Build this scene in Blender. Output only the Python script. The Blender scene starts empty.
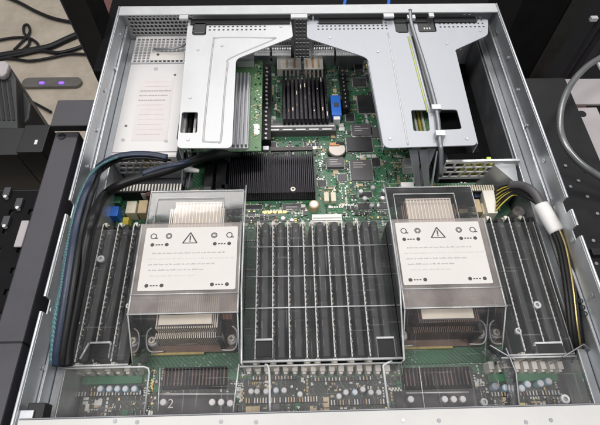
import bpy, bmesh, math, random
from mathutils import Vector, Matrix, noise
from mathutils.geometry import delaunay_2d_cdt
rnd = random.Random(7)
S = bpy.context.scene
COL = S.collection
MM = 0.001

# ------------------------------------------------------------------ camera
CP = Vector((-0.027224, -0.086809, 0.442394))
CR = Vector((0.999607, -0.026258, 0.009814)); CU = Vector((0.017597, 0.860301, 0.509483)); CF = Vector((0.02182, 0.50911, -0.860425))
FPX = 480.0
cd = bpy.data.cameras.new('camera'); cam = bpy.data.objects.new('camera', cd); COL.objects.link(cam)
cd.sensor_width = 36; cd.lens = FPX/600*36; cd.clip_start = 0.01; cd.clip_end = 100
m = Matrix.Identity(4)
for i in range(3):
    m[i][0] = CR[i]; m[i][1] = CU[i]; m[i][2] = -CF[i]; m[i][3] = CP[i]
cam.matrix_world = m
S.camera = cam

def at(px, py, z):
    """millimetre x, y of a point measured in the photo that lies z mm above the chassis floor"""
    d = CF + CR*((px-300)/FPX) - CU*((py-212.5)/FPX)
    t = (z*MM-CP.z)/d.z
    p = CP + d*t
    return p.x*1000, p.y*1000
def at3(px, py, z):
    x, y = at(px, py, z); return (x, y, z)

def atx(px, py, x):
    d = CF + CR*((px-300)/FPX) - CU*((py-212.5)/FPX)
    p = CP + d*((x*MM-CP.x)/d.x)
    return tuple(c*1000 for c in p)
# ------------------------------------------------------------------ materials
MATS = {}
def new_mat(name):
    mt = bpy.data.materials.new(name); mt.use_nodes = True
    nt = mt.node_tree; b = nt.nodes['Principled BSDF']; MATS[name] = mt
    return mt, nt, b
def mat(name, col, rough=.5, metal=0., var=.12, scale=60, bump=0., bscale=300, spec=.5, rvar=.12, stretch=None):
    mt, nt, b = new_mat(name)
    N, L = nt.nodes.new, nt.links.new
    tc = N('ShaderNodeTexCoord'); src = tc.outputs['Object']
    if stretch:
        mp = N('ShaderNodeMapping'); mp.inputs['Scale'].default_value = stretch; L(src, mp.inputs['Vector']); src = mp.outputs['Vector']
    n = N('ShaderNodeTexNoise'); n.inputs['Scale'].default_value = scale; n.inputs['Detail'].default_value = 6; n.inputs['Roughness'].default_value = .65
    L(src, n.inputs['Vector'])
    r = N('ShaderNodeValToRGB')
    r.color_ramp.elements[0].position = .3; r.color_ramp.elements[1].position = .72
    r.color_ramp.elements[0].color = [c*(1-var) for c in col]+[1]
    r.color_ramp.elements[1].color = [min(1, c*(1+var)) for c in col]+[1]
    L(n.outputs['Fac'], r.inputs['Fac']); L(r.outputs['Color'], b.inputs['Base Color'])
    mr = N('ShaderNodeMapRange'); mr.inputs['To Min'].default_value = max(.03, rough-rvar); mr.inputs['To Max'].default_value = min(1, rough+rvar)
    L(n.outputs['Fac'], mr.inputs['Value']); L(mr.outputs['Result'], b.inputs['Roughness'])
    b.inputs['Metallic'].default_value = metal
    b.inputs['Specular IOR Level'].default_value = spec
    if bump:
        n2 = N('ShaderNodeTexNoise'); n2.inputs['Scale'].default_value = bscale; n2.inputs['Detail'].default_value = 4
        L(src, n2.inputs['Vector'])
        bp = N('ShaderNodeBump'); bp.inputs['Strength'].default_value = bump; bp.inputs['Distance'].default_value = .0006
        L(n2.outputs['Fac'], bp.inputs['Height']); L(bp.outputs['Normal'], b.inputs['Normal'])
    return mt

mat('steel', (.55, .57, .59), .42, .75, .16, 25, .12, 120)
mat('steel_dark', (.30, .31, .33), .45, .75, .2, 30, .12, 120)
mat('edge_steel', (.74, .76, .78), .3, .7, .1, 40)
mat('flange_steel', (.56, .57, .58), .5, .4, .1, 40, .1, 90)
mat('zinc', (.44, .455, .49), .45, .35, .10, 20, .14, 90, .5, .2, (1, .35, 1))
mat('zinc_lit', (.61, .615, .625), .43, .3, .09, 20, .14, 90, .5, .2, (1, .35, 1))  # paler copy of zinc; stronger light on the left bracket is coloured in
mat('psu_white', (.66, .65, .65), .5, .25, .05, 14, .05, 60)
mat('bar_white', (.56, .555, .54), .45, .2, .05, 30, .08, 200)
mat('groove', (.46, .46, .47), .5, .4)
mat('paper', (.67, .64, .62), .7, 0, .035, 25, .05, 80)
mat('paper_pink', (.66, .625, .62), .6, 0, .05, 30)
mat('ink', (.07, .065, .065), .7)
mat('ink_grey', (.38, .36, .36), .7)
mat('ink_faint', (.56, .53, .52), .7)
mat('ink_red', (.56, .46, .44), .7)
mat('black', (.010, .010, .011), .42, 0, .3, 40, .1, 250, spec=.35)
mat('black_matte', (.007, .007, .008), .8, 0, .3, 40, .1, 250, spec=.15)
mat('rib_black', (.026, .026, .027), .58, 0, .3, 60, .08, 200)
mat('black_metal', (.014, .014, .015), .45, .2, .3, 60)
mat('fin_black', (.022, .020, .026), .36, .5, .3, 60)
mat('fin_grey', (.055, .05, .05), .32, .7, .3, 60)
mat('rail_grey', (.066, .064, .073), .5, .3, .14, 22, .1, 160)
mat('rack_olive', (.040, .041, .037), .5, .2, .25, 20)
mat('mauve', (.42, .385, .395), .55, .1, .1, 10, .05, 90)
mat('maroon', (.10, .035, .028), .55, 0, .35, 8)
mat('device_grey', (.036, .038, .039), .5, 0, .2, 12)
mat('cream', (.72, .66, .52), .45, 0, .08)
mat('ivory', (.78, .75, .68), .4, 0, .06)
mat('white_plastic', (.80, .79, .77), .42, 0, .05)
mat('tan', (.55, .42, .25), .5, 0, .15)
mat('orange', (.60, .27, .10), .4, 0, .1)
mat('copper', (.62, .33, .22), .35, .8, .2)
mat('copper_dull', (.13, .085, .075), .45, .4, .2)
mat('gold', (.66, .52, .22), .3, .9, .15)
mat('silver', (.60, .60, .61), .4, .45, .08)
mat('coin', (.50, .45, .42), .4, .4, .12, 200)
mat('solder', (.62, .64, .62), .35, .3, .2, 400)
mat('chip', (.03, .03, .033), .38, 0, .25, 80)
mat('chip_grey', (.105, .10, .105), .45, .1, .12, 80)
mat('blue', (.03, .16, .62), .35, 0, .08)
mat('cap_blue', (.40, .57, .68), .4, .1, .12)
mat('navy', (.020, .030, .060), .38, 0, .25, 60, .15, 400)
mat('green_part', (.03, .16, .07), .45, 0, .15)
mat('yellow', (.62, .50, .07), .45, 0, .1)
mat('yellow_green', (.58, .66, .12), .45, 0, .2)
mat('nickel', (.70, .63, .55), .4, .35, .12, 120)
mat('nickel_top', (.80, .73, .62), .42, .3, .06, 60)
mat('bronze', (.15, .10, .08), .42, .4, .25, 60)
mat('hose', (.25, .255, .25), .28, .6, .12, 60)
mat('pinkish', (.56, .48, .43), .5, .1, .08, 40)
mat('grey_strip', (.13, .12, .11), .5, 0, .15, 30)
mat('red', (.45, .05, .04), .4)
mat('vent_light', (.68, .67, .67), .5, .2, .06, 40)

def woven():
    mt, nt, b = new_mat('teal_weave'); N, L = nt.nodes.new, nt.links.new
    tc = N('ShaderNodeTexCoord'); ck = N('ShaderNodeTexChecker'); ck.inputs['Scale'].default_value = 900
    mp = N('ShaderNodeMapping'); mp.inputs['Rotation'].default_value = (0.3, .2, .78)
    L(tc.outputs['Object'], mp.inputs['Vector']); L(mp.outputs['Vector'], ck.inputs['Vector'])
    ck.inputs['Color1'].default_value = (.10, .25, .27, 1); ck.inputs['Color2'].default_value = (.03, .07, .08, 1)
    L(ck.outputs['Color'], b.inputs['Base Color']); b.inputs['Roughness'].default_value = .5
woven()

def pcb(name, base, dark, lite, silk):
    mt, nt, b = new_mat(name); N, L = nt.nodes.new, nt.links.new
    tc = N('ShaderNodeTexCoord')
    mp = N('ShaderNodeMapping'); L(tc.outputs['Object'], mp.inputs['Vector'])
    v = N('ShaderNodeTexVoronoi'); v.distance = 'MANHATTAN'; v.inputs['Scale'].default_value = 130
    L(mp.outputs['Vector'], v.inputs['Vector'])
    n = N('ShaderNodeTexNoise'); n.inputs['Scale'].default_value = 34; n.inputs['Detail'].default_value = 5; L(mp.outputs['Vector'], n.inputs['Vector'])
    r = N('ShaderNodeValToRGB'); e = r.color_ramp.elements
    e[0].position = .38; e[0].color = dark+(1,); e[1].position = .62; e[1].color = base+(1,)
    L(n.outputs['Fac'], r.inputs['Fac'])
    # traces: thin diagonal and straight copper lines showing through the mask
    w = N('ShaderNodeTexWave'); w.inputs['Scale'].default_value = 160; w.inputs['Distortion'].default_value = 7; w.inputs['Detail'].default_value = 1; w.inputs['Detail Scale'].default_value = .35
    w.bands_direction = 'DIAGONAL'; L(mp.outputs['Vector'], w.inputs['Vector'])
    r2 = N('ShaderNodeValToRGB'); e = r2.color_ramp.elements; e[0].position = .62; e[0].color = (0, 0, 0, 1); e[1].position = .8; e[1].color = (.6, .6, .6, 1)
    L(w.outputs['Fac'], r2.inputs['Fac'])
    mx = N('ShaderNodeMixRGB'); L(r2.outputs['Color'], mx.inputs['Fac']); L(r.outputs['Color'], mx.inputs['Color1']); mx.inputs['Color2'].default_value = lite+(1,)
    # vias / silkscreen dots
    v2 = N('ShaderNodeTexVoronoi'); v2.inputs['Scale'].default_value = 330; L(mp.outputs['Vector'], v2.inputs['Vector'])
    r3 = N('ShaderNodeValToRGB'); e = r3.color_ramp.elements; e[0].position = .16; e[0].color = (1, 1, 1, 1); e[1].position = .24; e[1].color = (0, 0, 0, 1)
    L(v2.outputs['Distance'], r3.inputs['Fac'])
    n3 = N('ShaderNodeTexNoise'); n3.inputs['Scale'].default_value = 22; L(mp.outputs['Vector'], n3.inputs['Vector'])
    r4 = N('ShaderNodeValToRGB'); e = r4.color_ramp.elements; e[0].position = .47; e[0].color = (0, 0, 0, 1); e[1].position = .6; e[1].color = (.8, .8, .8, 1)
    L(n3.outputs['Fac'], r4.inputs['Fac'])
    mu = N('ShaderNodeMath'); mu.operation = 'MULTIPLY'; L(r3.outputs['Color'], mu.inputs[0]); L(r4.outputs['Color'], mu.inputs[1])
    mx2 = N('ShaderNodeMixRGB'); L(mu.outputs[0], mx2.inputs['Fac']); L(mx.outputs['Color'], mx2.inputs['Color1']); mx2.inputs['Color2'].default_value = silk+(1,)
    L(mx2.outputs['Color'], b.inputs['Base Color'])
    b.inputs['Roughness'].default_value = .38
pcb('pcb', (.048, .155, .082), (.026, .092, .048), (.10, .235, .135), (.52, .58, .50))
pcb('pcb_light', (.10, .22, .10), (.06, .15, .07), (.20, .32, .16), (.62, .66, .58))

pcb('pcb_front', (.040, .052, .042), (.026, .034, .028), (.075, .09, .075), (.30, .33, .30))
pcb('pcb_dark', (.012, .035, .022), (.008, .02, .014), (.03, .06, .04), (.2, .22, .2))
def clear(name, tint, haze, hazecol, gloss_rough=.06, fres=1.45, streak=0.):
    mt, nt, b = new_mat(name); N, L = nt.nodes.new, nt.links.new
    nt.nodes.remove(b)
    out = nt.nodes['Material Output']
    tr = N('ShaderNodeBsdfTransparent'); tr.inputs['Color'].default_value = tint+(1,)
    gl = N('ShaderNodeBsdfGlossy'); gl.inputs['Roughness'].default_value = gloss_rough; gl.inputs['Color'].default_value = (1, 1, 1, 1)
    di = N('ShaderNodeBsdfDiffuse'); di.inputs['Color'].default_value = hazecol+(1,)
    tc = N('ShaderNodeTexCoord')
    n = N('ShaderNodeTexNoise'); n.inputs['Scale'].default_value = 45; n.inputs['Detail'].default_value = 5; L(tc.outputs['Object'], n.inputs['Vector'])
    mr = N('ShaderNodeMapRange'); mr.inputs['From Min'].default_value = .3; mr.inputs['From Max'].default_value = .7
    mr.inputs['To Min'].default_value = haze*.6; mr.inputs['To Max'].default_value = haze*1.4; L(n.outputs['Fac'], mr.inputs['Value'])
    tot = mr.outputs['Result']
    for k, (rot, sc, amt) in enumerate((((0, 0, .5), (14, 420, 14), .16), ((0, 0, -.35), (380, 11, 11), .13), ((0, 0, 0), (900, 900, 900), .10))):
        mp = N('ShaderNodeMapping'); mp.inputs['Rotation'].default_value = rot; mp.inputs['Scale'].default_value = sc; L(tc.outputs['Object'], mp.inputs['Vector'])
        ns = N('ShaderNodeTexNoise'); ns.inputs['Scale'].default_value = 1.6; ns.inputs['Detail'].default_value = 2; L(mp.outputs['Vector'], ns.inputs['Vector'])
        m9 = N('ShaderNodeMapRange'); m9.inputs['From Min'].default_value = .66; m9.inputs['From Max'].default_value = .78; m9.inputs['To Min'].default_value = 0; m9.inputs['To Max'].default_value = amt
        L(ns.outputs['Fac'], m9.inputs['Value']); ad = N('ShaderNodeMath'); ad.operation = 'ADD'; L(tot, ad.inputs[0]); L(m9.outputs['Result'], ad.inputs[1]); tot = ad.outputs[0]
    m1 = N('ShaderNodeMixShader'); L(tot, m1.inputs['Fac']); L(tr.outputs[0], m1.inputs[1]); L(di.outputs[0], m1.inputs[2])
    fr = N('ShaderNodeFresnel'); fr.inputs['IOR'].default_value = fres
    # gentle waviness of moulded plastic
    n2 = N('ShaderNodeTexNoise'); n2.inputs['Scale'].default_value = 28; L(tc.outputs['Object'], n2.inputs['Vector'])
    bp = N('ShaderNodeBump'); bp.inputs['Strength'].default_value = .12; bp.inputs['Distance'].default_value = .0012
    L(n2.outputs['Fac'], bp.inputs['Height']); L(bp.outputs['Normal'], gl.inputs['Normal']); L(bp.outputs['Normal'], fr.inputs['Normal'])
    m2 = N('ShaderNodeMixShader'); L(fr.outputs[0], m2.inputs['Fac']); L(m1.outputs[0], m2.inputs[1]); L(gl.outputs[0], m2.inputs[2])
    L(m2.outputs[0], out.inputs['Surface'])
    return mt
clear('clear', (.985, .985, .985), .022, (.72, .71, .72), .05, 1.34)
clear('clear_dim', (.985, .98, .98), .04, (.68, .66, .67), .05, 1.28)
clear('clear_side', (.93, .935, .96), .14, (.70, .70, .78), .06, 1.4)
clear('clear_frost', (.90, .875, .86), .27, (.52, .475, .455), .25, 1.36)
clear('clear_rim', (.92, .93, .93), .50, (.92, .93, .94), .1, 1.6)

def floor_mat():
    mt, nt, b = new_mat('concrete'); N, L = nt.nodes.new, nt.links.new
    tc = N('ShaderNodeTexCoord')
    n = N('ShaderNodeTexNoise'); n.inputs['Scale'].default_value = 9; n.inputs['Detail'].default_value = 9; n.inputs['Roughness'].default_value = .7; L(tc.outputs['Object'], n.inputs['Vector'])
    r = N('ShaderNodeValToRGB'); e = r.color_ramp.elements; e[0].position = .3; e[0].color = (.36, .305, .24, 1); e[1].position = .7; e[1].color = (.56, .49, .39, 1)
    L(n.outputs['Fac'], r.inputs['Fac']); L(r.outputs['Color'], b.inputs['Base Color']); b.inputs['Roughness'].default_value = .6
floor_mat()
def emit(name, col, s):
    mt, nt, b = new_mat(name)
    b.inputs['Base Color'].default_value = col+(1,); b.inputs['Emission Color'].default_value = col+(1,); b.inputs['Emission Strength'].default_value = s
emit('led', (.18, .07, 1.0), 2.2)

# ------------------------------------------------------------------ mesh builder (all in mm)
class MB:
    def __init__(s): s.v = []; s.f = []; s.mi = []; s.sm = []; s.mats = []
    def mid(s, name):
        if name not in s.mats: s.mats.append(name)
        return s.mats.index(name)
    def add(s, verts, faces, mt, smooth=False):
        o = len(s.v); k = s.mid(mt)
        s.v += [tuple(v) for v in verts]
        for f in faces: s.f.append(tuple(i+o for i in f)); s.mi.append(k); s.sm.append(smooth)
    def box(s, x0, x1, y0, y1, z0, z1, mt, taper=0):
        if x0 > x1: x0, x1 = x1, x0
        if y0 > y1: y0, y1 = y1, y0
        if z0 > z1: z0, z1 = z1, z0
        t = taper
        vs = [(x0, y0, z0), (x1, y0, z0), (x1, y1, z0), (x0, y1, z0), (x0+t, y0+t, z1), (x1-t, y0+t, z1), (x1-t, y1-t, z1), (x0+t, y1-t, z1)]
        s.add(vs, [(0, 3, 2, 1), (4, 5, 6, 7), (0, 1, 5, 4), (1, 2, 6, 5), (2, 3, 7, 6), (3, 0, 4, 7)], mt)
        return s
    def hexa(s, b4, t4, mt):
        s.add(list(b4)+list(t4), [(0, 3, 2, 1), (4, 5, 6, 7), (0, 1, 5, 4), (1, 2, 6, 5), (2, 3, 7, 6), (3, 0, 4, 7)], mt); return s
    def cyl(s, x, y, z0, z1, r, mt, n=20, r1=None, bev=0):
        r1 = r if r1 is None else r1
        rings = [(r, z0), (r1, z1)] if not bev else [(r, z0), (r1, z1-bev), (r1-bev, z1)]
        vs = []; fs = []
        for rr, zz in rings: vs += [(x+rr*math.cos(2*math.pi*i/n), y+rr*math.sin(2*math.pi*i/n), zz) for i in range(n)]
        for k in range(len(rings)-1):
            for i in range(n): j = (i+1) % n; fs.append((k*n+i, k*n+j, k*n+n+j, k*n+n+i))
        fs.append(tuple(range(n-1, -1, -1))); fs.append(tuple(range((len(rings)-1)*n, len(rings)*n)))
        s.add(vs, fs, mt); return s
    def ring(s, x, y, z0, z1, ro, ri, mt, n=24):
        vs = []; fs = []
        for rr, zz in ((ro, z0), (ro, z1), (ri, z1), (ri, z0)): vs += [(x+rr*math.cos(2*math.pi*i/n), y+rr*math.sin(2*math.pi*i/n), zz) for i in range(n)]
        for k in range(4):
            for i in range(n): j = (i+1) % n; a = k*n; b = ((k+1) % 4)*n; fs.append((a+i, a+j, b+j, b+i))
        s.add(vs, fs, mt); return s
    def tube(s, pts, r, mt, n=10, closed=False, flat=1., sub=6, up=(0, 0, 1)):
        P = [Vector(p) for p in pts]
        if sub > 1 and len(P) > 2:
            Q = []; L = len(P)
            rng = range(L) if closed else range(L-1)
            for i in rng:
                p0 = P[(i-1) % L] if closed or i > 0 else P[0]*2-P[1]
                p1 = P[i]; p2 = P[(i+1) % L]
                p3 = P[(i+2) % L] if closed or i+2 < L else P[-1]*2-P[-2]
                for k in range(sub):
                    t = k/sub
                    Q.append(.5*((2*p1)+(p2-p0)*t+(2*p0-5*p1+4*p2-p3)*t*t+(3*p1-p0-3*p2+p3)*t**3))
            if not closed: Q.append(P[-1])
            P = Q
        vs = []; L = len(P)
        for i, p in enumerate(P):
            a = P[i-1] if i > 0 else (P[-1] if closed else p); b = P[i+1] if i < L-1 else (P[0] if closed else p)
            d = (b-a).normalized(); u = Vector(up)
            sx = d.cross(u)
            if sx.length < 1e-4: sx = d.cross(Vector((0, 1, 0)))
            sx.normalize(); uy = sx.cross(d)
            rr = r(i/(L-1)) if callable(r) else r
            for k in range(n):
                an = 2*math.pi*k/n; vs.append(p+sx*(rr*math.cos(an))+uy*(rr*flat*math.sin(an)))
        fs = []
        for i in range(L if closed else L-1):
            i2 = (i+1) % L
            for k in range(n): j = (k+1) % n; fs.append((i*n+k, i*n+j, i2*n+j, i2*n+k))
        if not closed: fs.append(tuple(range(n-1, -1, -1))); fs.append(tuple(range((L-1)*n, L*n)))
        s.add(vs, fs, mt, True); return s
    def plate(s, outer, holes, n0, n1, mt, fr=None):
        """prism of a polygon with holes; fr maps (u, v, n) to xyz"""
        fr = fr or (lambda u, v, w: (u, v, w))
        loops = [outer]+list(holes); pts = []; edges = []
        for lp in loops:
            o = len(pts); pts += [Vector(p) for p in lp]; edges += [(o+i, o+(i+1) % len(lp)) for i in range(len(lp))]
        res = delaunay_2d_cdt(pts, edges, [], 0, 1e-6)
        pv, tf = res[0], res[2]
        def inside(p, lp):
            c = False; j = len(lp)-1
            for i in range(len(lp)):
                a, b = lp[i], lp[j]
                if (a[1] > p[1]) != (b[1] > p[1]) and p[0] < (b[0]-a[0])*(p[1]-a[1])/(b[1]-a[1])+a[0]: c = not c
                j = i
            return c
        keep = []
        bbs = [(min(q[0] for q in h), max(q[0] for q in h), min(q[1] for q in h), max(q[1] for q in h)) for h in holes]
        for t in tf:
            c = (sum(pv[i][0] for i in t)/3, sum(pv[i][1] for i in t)/3)
            if not inside(c, outer): continue
            if any(b[0] <= c[0] <= b[1] and b[2] <= c[1] <= b[3] and inside(c, h) for h, b in zip(holes, bbs)): continue
            keep.append(tuple(t))
        vs = [fr(p[0], p[1], n1) for p in pv]+[fr(p[0], p[1], n0) for p in pv]; k = len(pv)
        fs = list(keep)+[tuple(reversed([i+k for i in t])) for t in keep]
        s.add(vs, fs, mt)
        for lp in loops:
            n = len(lp); vs = [fr(p[0], p[1], n1) for p in lp]+[fr(p[0], p[1], n0) for p in lp]
            s.add(vs, [(i, i+n, (i+1) % n+n, (i+1) % n) for i in range(n)], mt)
        return s
    def build(s, name, parent=None, bevel=0, origin=None, seg=2):
        me = bpy.data.meshes.new(name)
        o = Vector(origin) if origin else Vector((0, 0, 0))
        me.from_pydata([(Vector(v)-o)*MM for v in s.v], [], s.f)
        for mn in s.mats: me.materials.append(MATS[mn])
        me.polygons.foreach_set('material_index', s.mi); me.polygons.foreach_set('use_smooth', s.sm)
        bm = bmesh.new(); bm.from_mesh(me); bmesh.ops.recalc_face_normals(bm, faces=bm.faces); bm.to_mesh(me); bm.free()
        me.update()
        ob = bpy.data.objects.new(name, me); COL.objects.link(ob)
        if parent is not None:
            ob.parent = parent
            ob.location = o*MM - parent_world(parent)
        else: ob.location = o*MM
        WORLD[ob.name] = o*MM
        if bevel:
            b = ob.modifiers.new('bevel', 'BEVEL'); b.width = bevel*MM; b.segments = seg; b.limit_method = 'ANGLE'; b.angle_limit = .6
        return ob
WORLD = {}
def parent_world(p): return WORLD[p.name]
def thing(name, label, cat, loc=(0, 0, 0), group=None):
    o = bpy.data.objects.new(name, None); COL.objects.link(o); o.empty_display_size = .02
    o.location = Vector(loc)*MM; WORLD[o.name] = Vector(loc)*MM
    o['label'] = label; o['category'] = cat
    if group: o['group'] = group
    return o
def tag(o, label, cat, group=None):
    o['label'] = label; o['category'] = cat
    if group: o['group'] = group
    return o
def rrect(x0, x1, y0, y1, r, n=5):
    p = []
    for cx, cy, a0 in ((x1-r, y1-r, 0), (x0+r, y1-r, 90), (x0+r, y0+r, 180), (x1-r, y0+r, 270)):
        for i in range(n+1):
            a = math.radians(a0+90*i/n); p.append((cx+r*math.cos(a), cy+r*math.sin(a)))
    return p
def sq(cx, cy, a, b=None):
    b = b or a; return [(cx-a, cy-b), (cx+a, cy-b), (cx+a, cy+b), (cx-a, cy+b)]
def circ(cx, cy, r, n=8): return [(cx+r*math.cos(2*math.pi*(i+.5)/n), cy+r*math.sin(2*math.pi*(i+.5)/n)) for i in range(n)]
def rounded(poly, rad, n=4):
    out = []
    L = len(poly)
    for i in range(L):
        p0, p1, p2 = Vector(poly[i-1]), Vector(poly[i]), Vector(poly[(i+1) % L])
        r = rad[i] if isinstance(rad, (list, tuple)) else rad
        if r <= 0: out.append(tuple(p1)); continue
        a = p1+(p0-p1).normalized()*r; b = p1+(p2-p1).normalized()*r
        for k in range(n+1):
            t = k/n; q = a*(1-t)**2+p1*2*t*(1-t)+b*t*t; out.append(tuple(q))
    return out

# ================================================================== SETTING
fl = MB(); fl.box(-6000, 6000, -3000, 9000, -760, -750, 'concrete'); f = fl.build('floor'); f['kind'] = 'structure'

# ================================================================== CHASSIS
ch = thing('server_chassis', 'open grey steel server case with perforated rear panel and shiny side lips', 'server chassis')
b = MB(); b.box(-217, 217, -110, 399, -2, 0, 'steel_dark'); b.build('floor_pan', ch)
def wall(sx):
    w = MB()
    if sx < 0: segs = [(-110, 40), (52, 126), (140, 402)]
    else: segs = [(-110, 96), (106, 122), (134, 402)]
    X = lambda a: sx*a
    w.box(X(217), X(218.2), -110, 402, -2, 79, 'steel')
    for a, c in segs: w.box(X(216.6), X(218.4), a, c, 79, 86.2, 'steel')
    # rolled bright top edge
    for a, c in segs:
        w.tube([(X(218.2), a, 86.6), (X(218.2), c, 86.6)], 1.25, 'edge_steel', 8, sub=1)
    # inner rail with its own ledge
    w.box(X(209), X(216.6), -60, 398, 0, 44, 'steel')
    w.box(X(208.4), X(210), -60, 398, 44, 46, 'edge_steel')
    w.box(X(214.6), X(216.6), -100, 398, 62, 64, 'edge_steel')
    o = w.build('side_wall', ch, .3)
    for y in range(-90, 390, 46):
        yy = y+rnd.uniform(-4, 4)
        def fr(u, v, n, yy=yy): return (X(216.5-n), yy+u, 74+v)
        z = rnd.choice((-2, 2, -8)); r = MB()
        if rnd.random() < .6:
            r.plate(circ(0, z, 2.1, 12), [circ(0, z, .8, 8)], 0, .9, 'edge_steel', fr); r.build('rivet', ch)
        else:
            r.plate(sq(0, z, 3.2, 1.1), [], 0, .7, 'steel_dark', fr); r.build('slot_mark', ch)
for sx in (-1, 1): wall(sx)
# sticker and label stripe on right wall
s = MB(); s.box(208.0, 208.3, 196, 262, 20, 32, 'paper'); s.build('sticker', ch)
for k in range(3): MB().ring(213.2, 36+k*5.5, 64.2, 64.5, 2.2, 1.2, 'navy', 10).build('printed_figure', ch)

# rear panel: perforated sheet standing at the far end
holes = []
pt = 4.75
for r_ in range(7):
    for c_ in range(16):
        holes.append(circ(-211+c_*pt+(pt/2 if r_ % 2 else 0)*.6, 81-r_*4.9, 2.05, 8))
for r_ in range(13):
    for c_ in range(4): holes.append(sq(-14.5+c_*4.6, 82-r_*5.6, 1.35, 1.5))
for r_ in range(5):
    for x in [-122+i*3.1 for i in range(33)]+[8+i*3.1 for i in range(32)]:
        holes.append(sq(x, 52-r_*9, .9, 3.0))
for (x, z) in ((190, 76), (194, 70), (188, 66), (196, 78), (190, 58), (184, 76)): holes.append(circ(x, z, 2.0, 8))
for r_ in range(5):
    for c_ in range(10): holes.append(circ(150+c_*5, 48-r_*6, 1.8, 6))
rp = MB(); rp.plate([(-216.5, 0), (216.5, 0), (216.5, 86), (-216.5, 86)], holes, 399.7, 400.2, 'vent_light', lambda u, v, n: (u, n, v))
# top flange
rp.box(-216.5, 216.5, 386.5, 401.4, 86.2, 87.6, 'flange_steel')
rp.box(-216.5, 216.5, 400.3, 401.4, 60, 86.2, 'steel')if False else None
o = rp.build('rear_panel', ch)
b = MB()
for x0, x1 in ((-148, -138), (-22, -3), (84, 96), (136, 142)):
    MB().box(x0, x1, 380, 386.4, 84.6, 87.2, 'zinc_lit').build('tab', ch, .4)
for x0, x1 in ((-136, -23), (10, 83), (97, 135), (143, 192)):  # black strips put in as the shade of the slots before the flange
    MB().box(x0, x1, 377, 386.3, 80.5, 81.5, 'black').build('slot_shade', ch)
# centre stiffener column in front of rear panel
b = MB()
hs = [sq(-14.5+c_*4.6, -12-r_*5.2, 1.35, 1.5) for r_ in range(0) for c_ in range(4)]
b.box(-18, -16.4, 384, 398.8, 2, 84, 'steel'); b.box(3.0, 4.6, 384, 398.8, 2, 84, 'steel')
b.build('rear_stiffener', ch)
# front bar: top cover edge in front of the baffles
b = MB(); FY = at(300, 412.5, 87.4)[1]; b.box(-214.5, 216, -120, FY, 84.2, 87.4, 'bar_white'); b.box(-214.5, 216, FY+.1, FY+1.2, 70, 87.0, 'steel_dark')
fb = b.build('front_cover', ch, .5)
for px, py in ((137, 422), (221, 421.5), (256, 422), (403, 420), (439, 420.5), (526, 422), (551, 420), (115, 421)):
    x, y = at(px, py, 87.5)
    b = MB(); b.cyl(x, y, 87.4, 87.9, 1.3, 'steel_dark' if px != 403 else 'steel', 12); b.build('screw', ch)
# corner catch beside left wall
b = MB(); x, y = at(35, 412, 80)
b.box(x-5, x+7, y-5, y+6, 70, 82, 'black_metal'); b.box(x-9, x+1, y-9, y+1, 82, 84, 'steel'); b.build('latch', ch, .8)

# empty right power supply bay (sheet metal tunnel, black inside, grille at its mouth)
bay = MB()
bay.box(136, 207, 204, 396, .1, 1.6, 'black_matte')
bay.box(134, 135.4, 204, 396, 1.6, 50, 'steel_dark')
bay.box(206.2, 208, 204, 396, 1.6, 43, 'steel_dark')
bay.build('power_bay', ch)
g = MB()
x0, y0 = at(444, 153, 50); x1, _ = at(516, 151, 50)
hl = []
for r_ in range(3):
    for c_ in range(7):
        cx = x0+6+c_*(x1-x0-12)/6+(2.5 if r_ % 2 else -1); hl.append(rounded(sq(cx, 44-r_*8.2, 4.3, 3.4), 1.4, 2))
g.plate([(x0, 20), (x1, 20), (x1+1, 50), (x0, 50)], hl, 201.5, 203, 'vent_light', lambda u, v, n: (u, n, v))
g.box(x0, x1+1, 201.5, 204, 50, 51, 'edge_steel')
g.build('grille', ch)
g = MB()
for k in range(7): g.box(x0+20+k*4.8, x0+24.2+k*4.8, 203.4+rnd.uniform(0, 2), 209, 22, 44+rnd.uniform(-8, 4), rnd.choice(('yellow_green', 'yellow_green', 'yellow')))
g.build('guide', ch)
g = MB(); a = at3(506, 152, 48); 
g.hexa([(176, 200, 6), (206, 176, 6), (206, 204, 6), (176, 204, 6)], [(184, 200, 46), (206, 178, 40), (206, 204, 46), (184, 204, 46)], 'steel'); g.build('side_shield', ch, .4)

# ================================================================== MOTHERBOARD
mb = thing('motherboard', 'green circuit board crowded with chips, slots and capacitors inside the server', 'motherboard', (0, 0, 4))
Z0 = 10.0
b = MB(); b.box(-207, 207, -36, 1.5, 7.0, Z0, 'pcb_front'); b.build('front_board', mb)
b = MB(); b.box(-206, 206, 1.6, 203, 8.2, Z0, 'pcb'); b.box(-132, 132, 203, 396, 8.2, Z0, 'pcb'); b.build('board', mb)

NOGO = []   # footprints kept clear of small components
def nogo(x0, x1, y0, y1): NOGO.append((min(x0, x1), max(x0, x1), min(y0, y1), max(y0, y1)))
def pxbox(px0, py0, px1, py1, z):
    xs = [at(px0, py0, z), at(px1, py0, z), at(px0, py1, z), at(px1, py1, z)]
    return ((xs[0][0]+xs[2][0])/2, (xs[1][0]+xs[3][0])/2, (xs[2][1]+xs[3][1])/2, (xs[0][1]+xs[1][1])/2)

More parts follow.
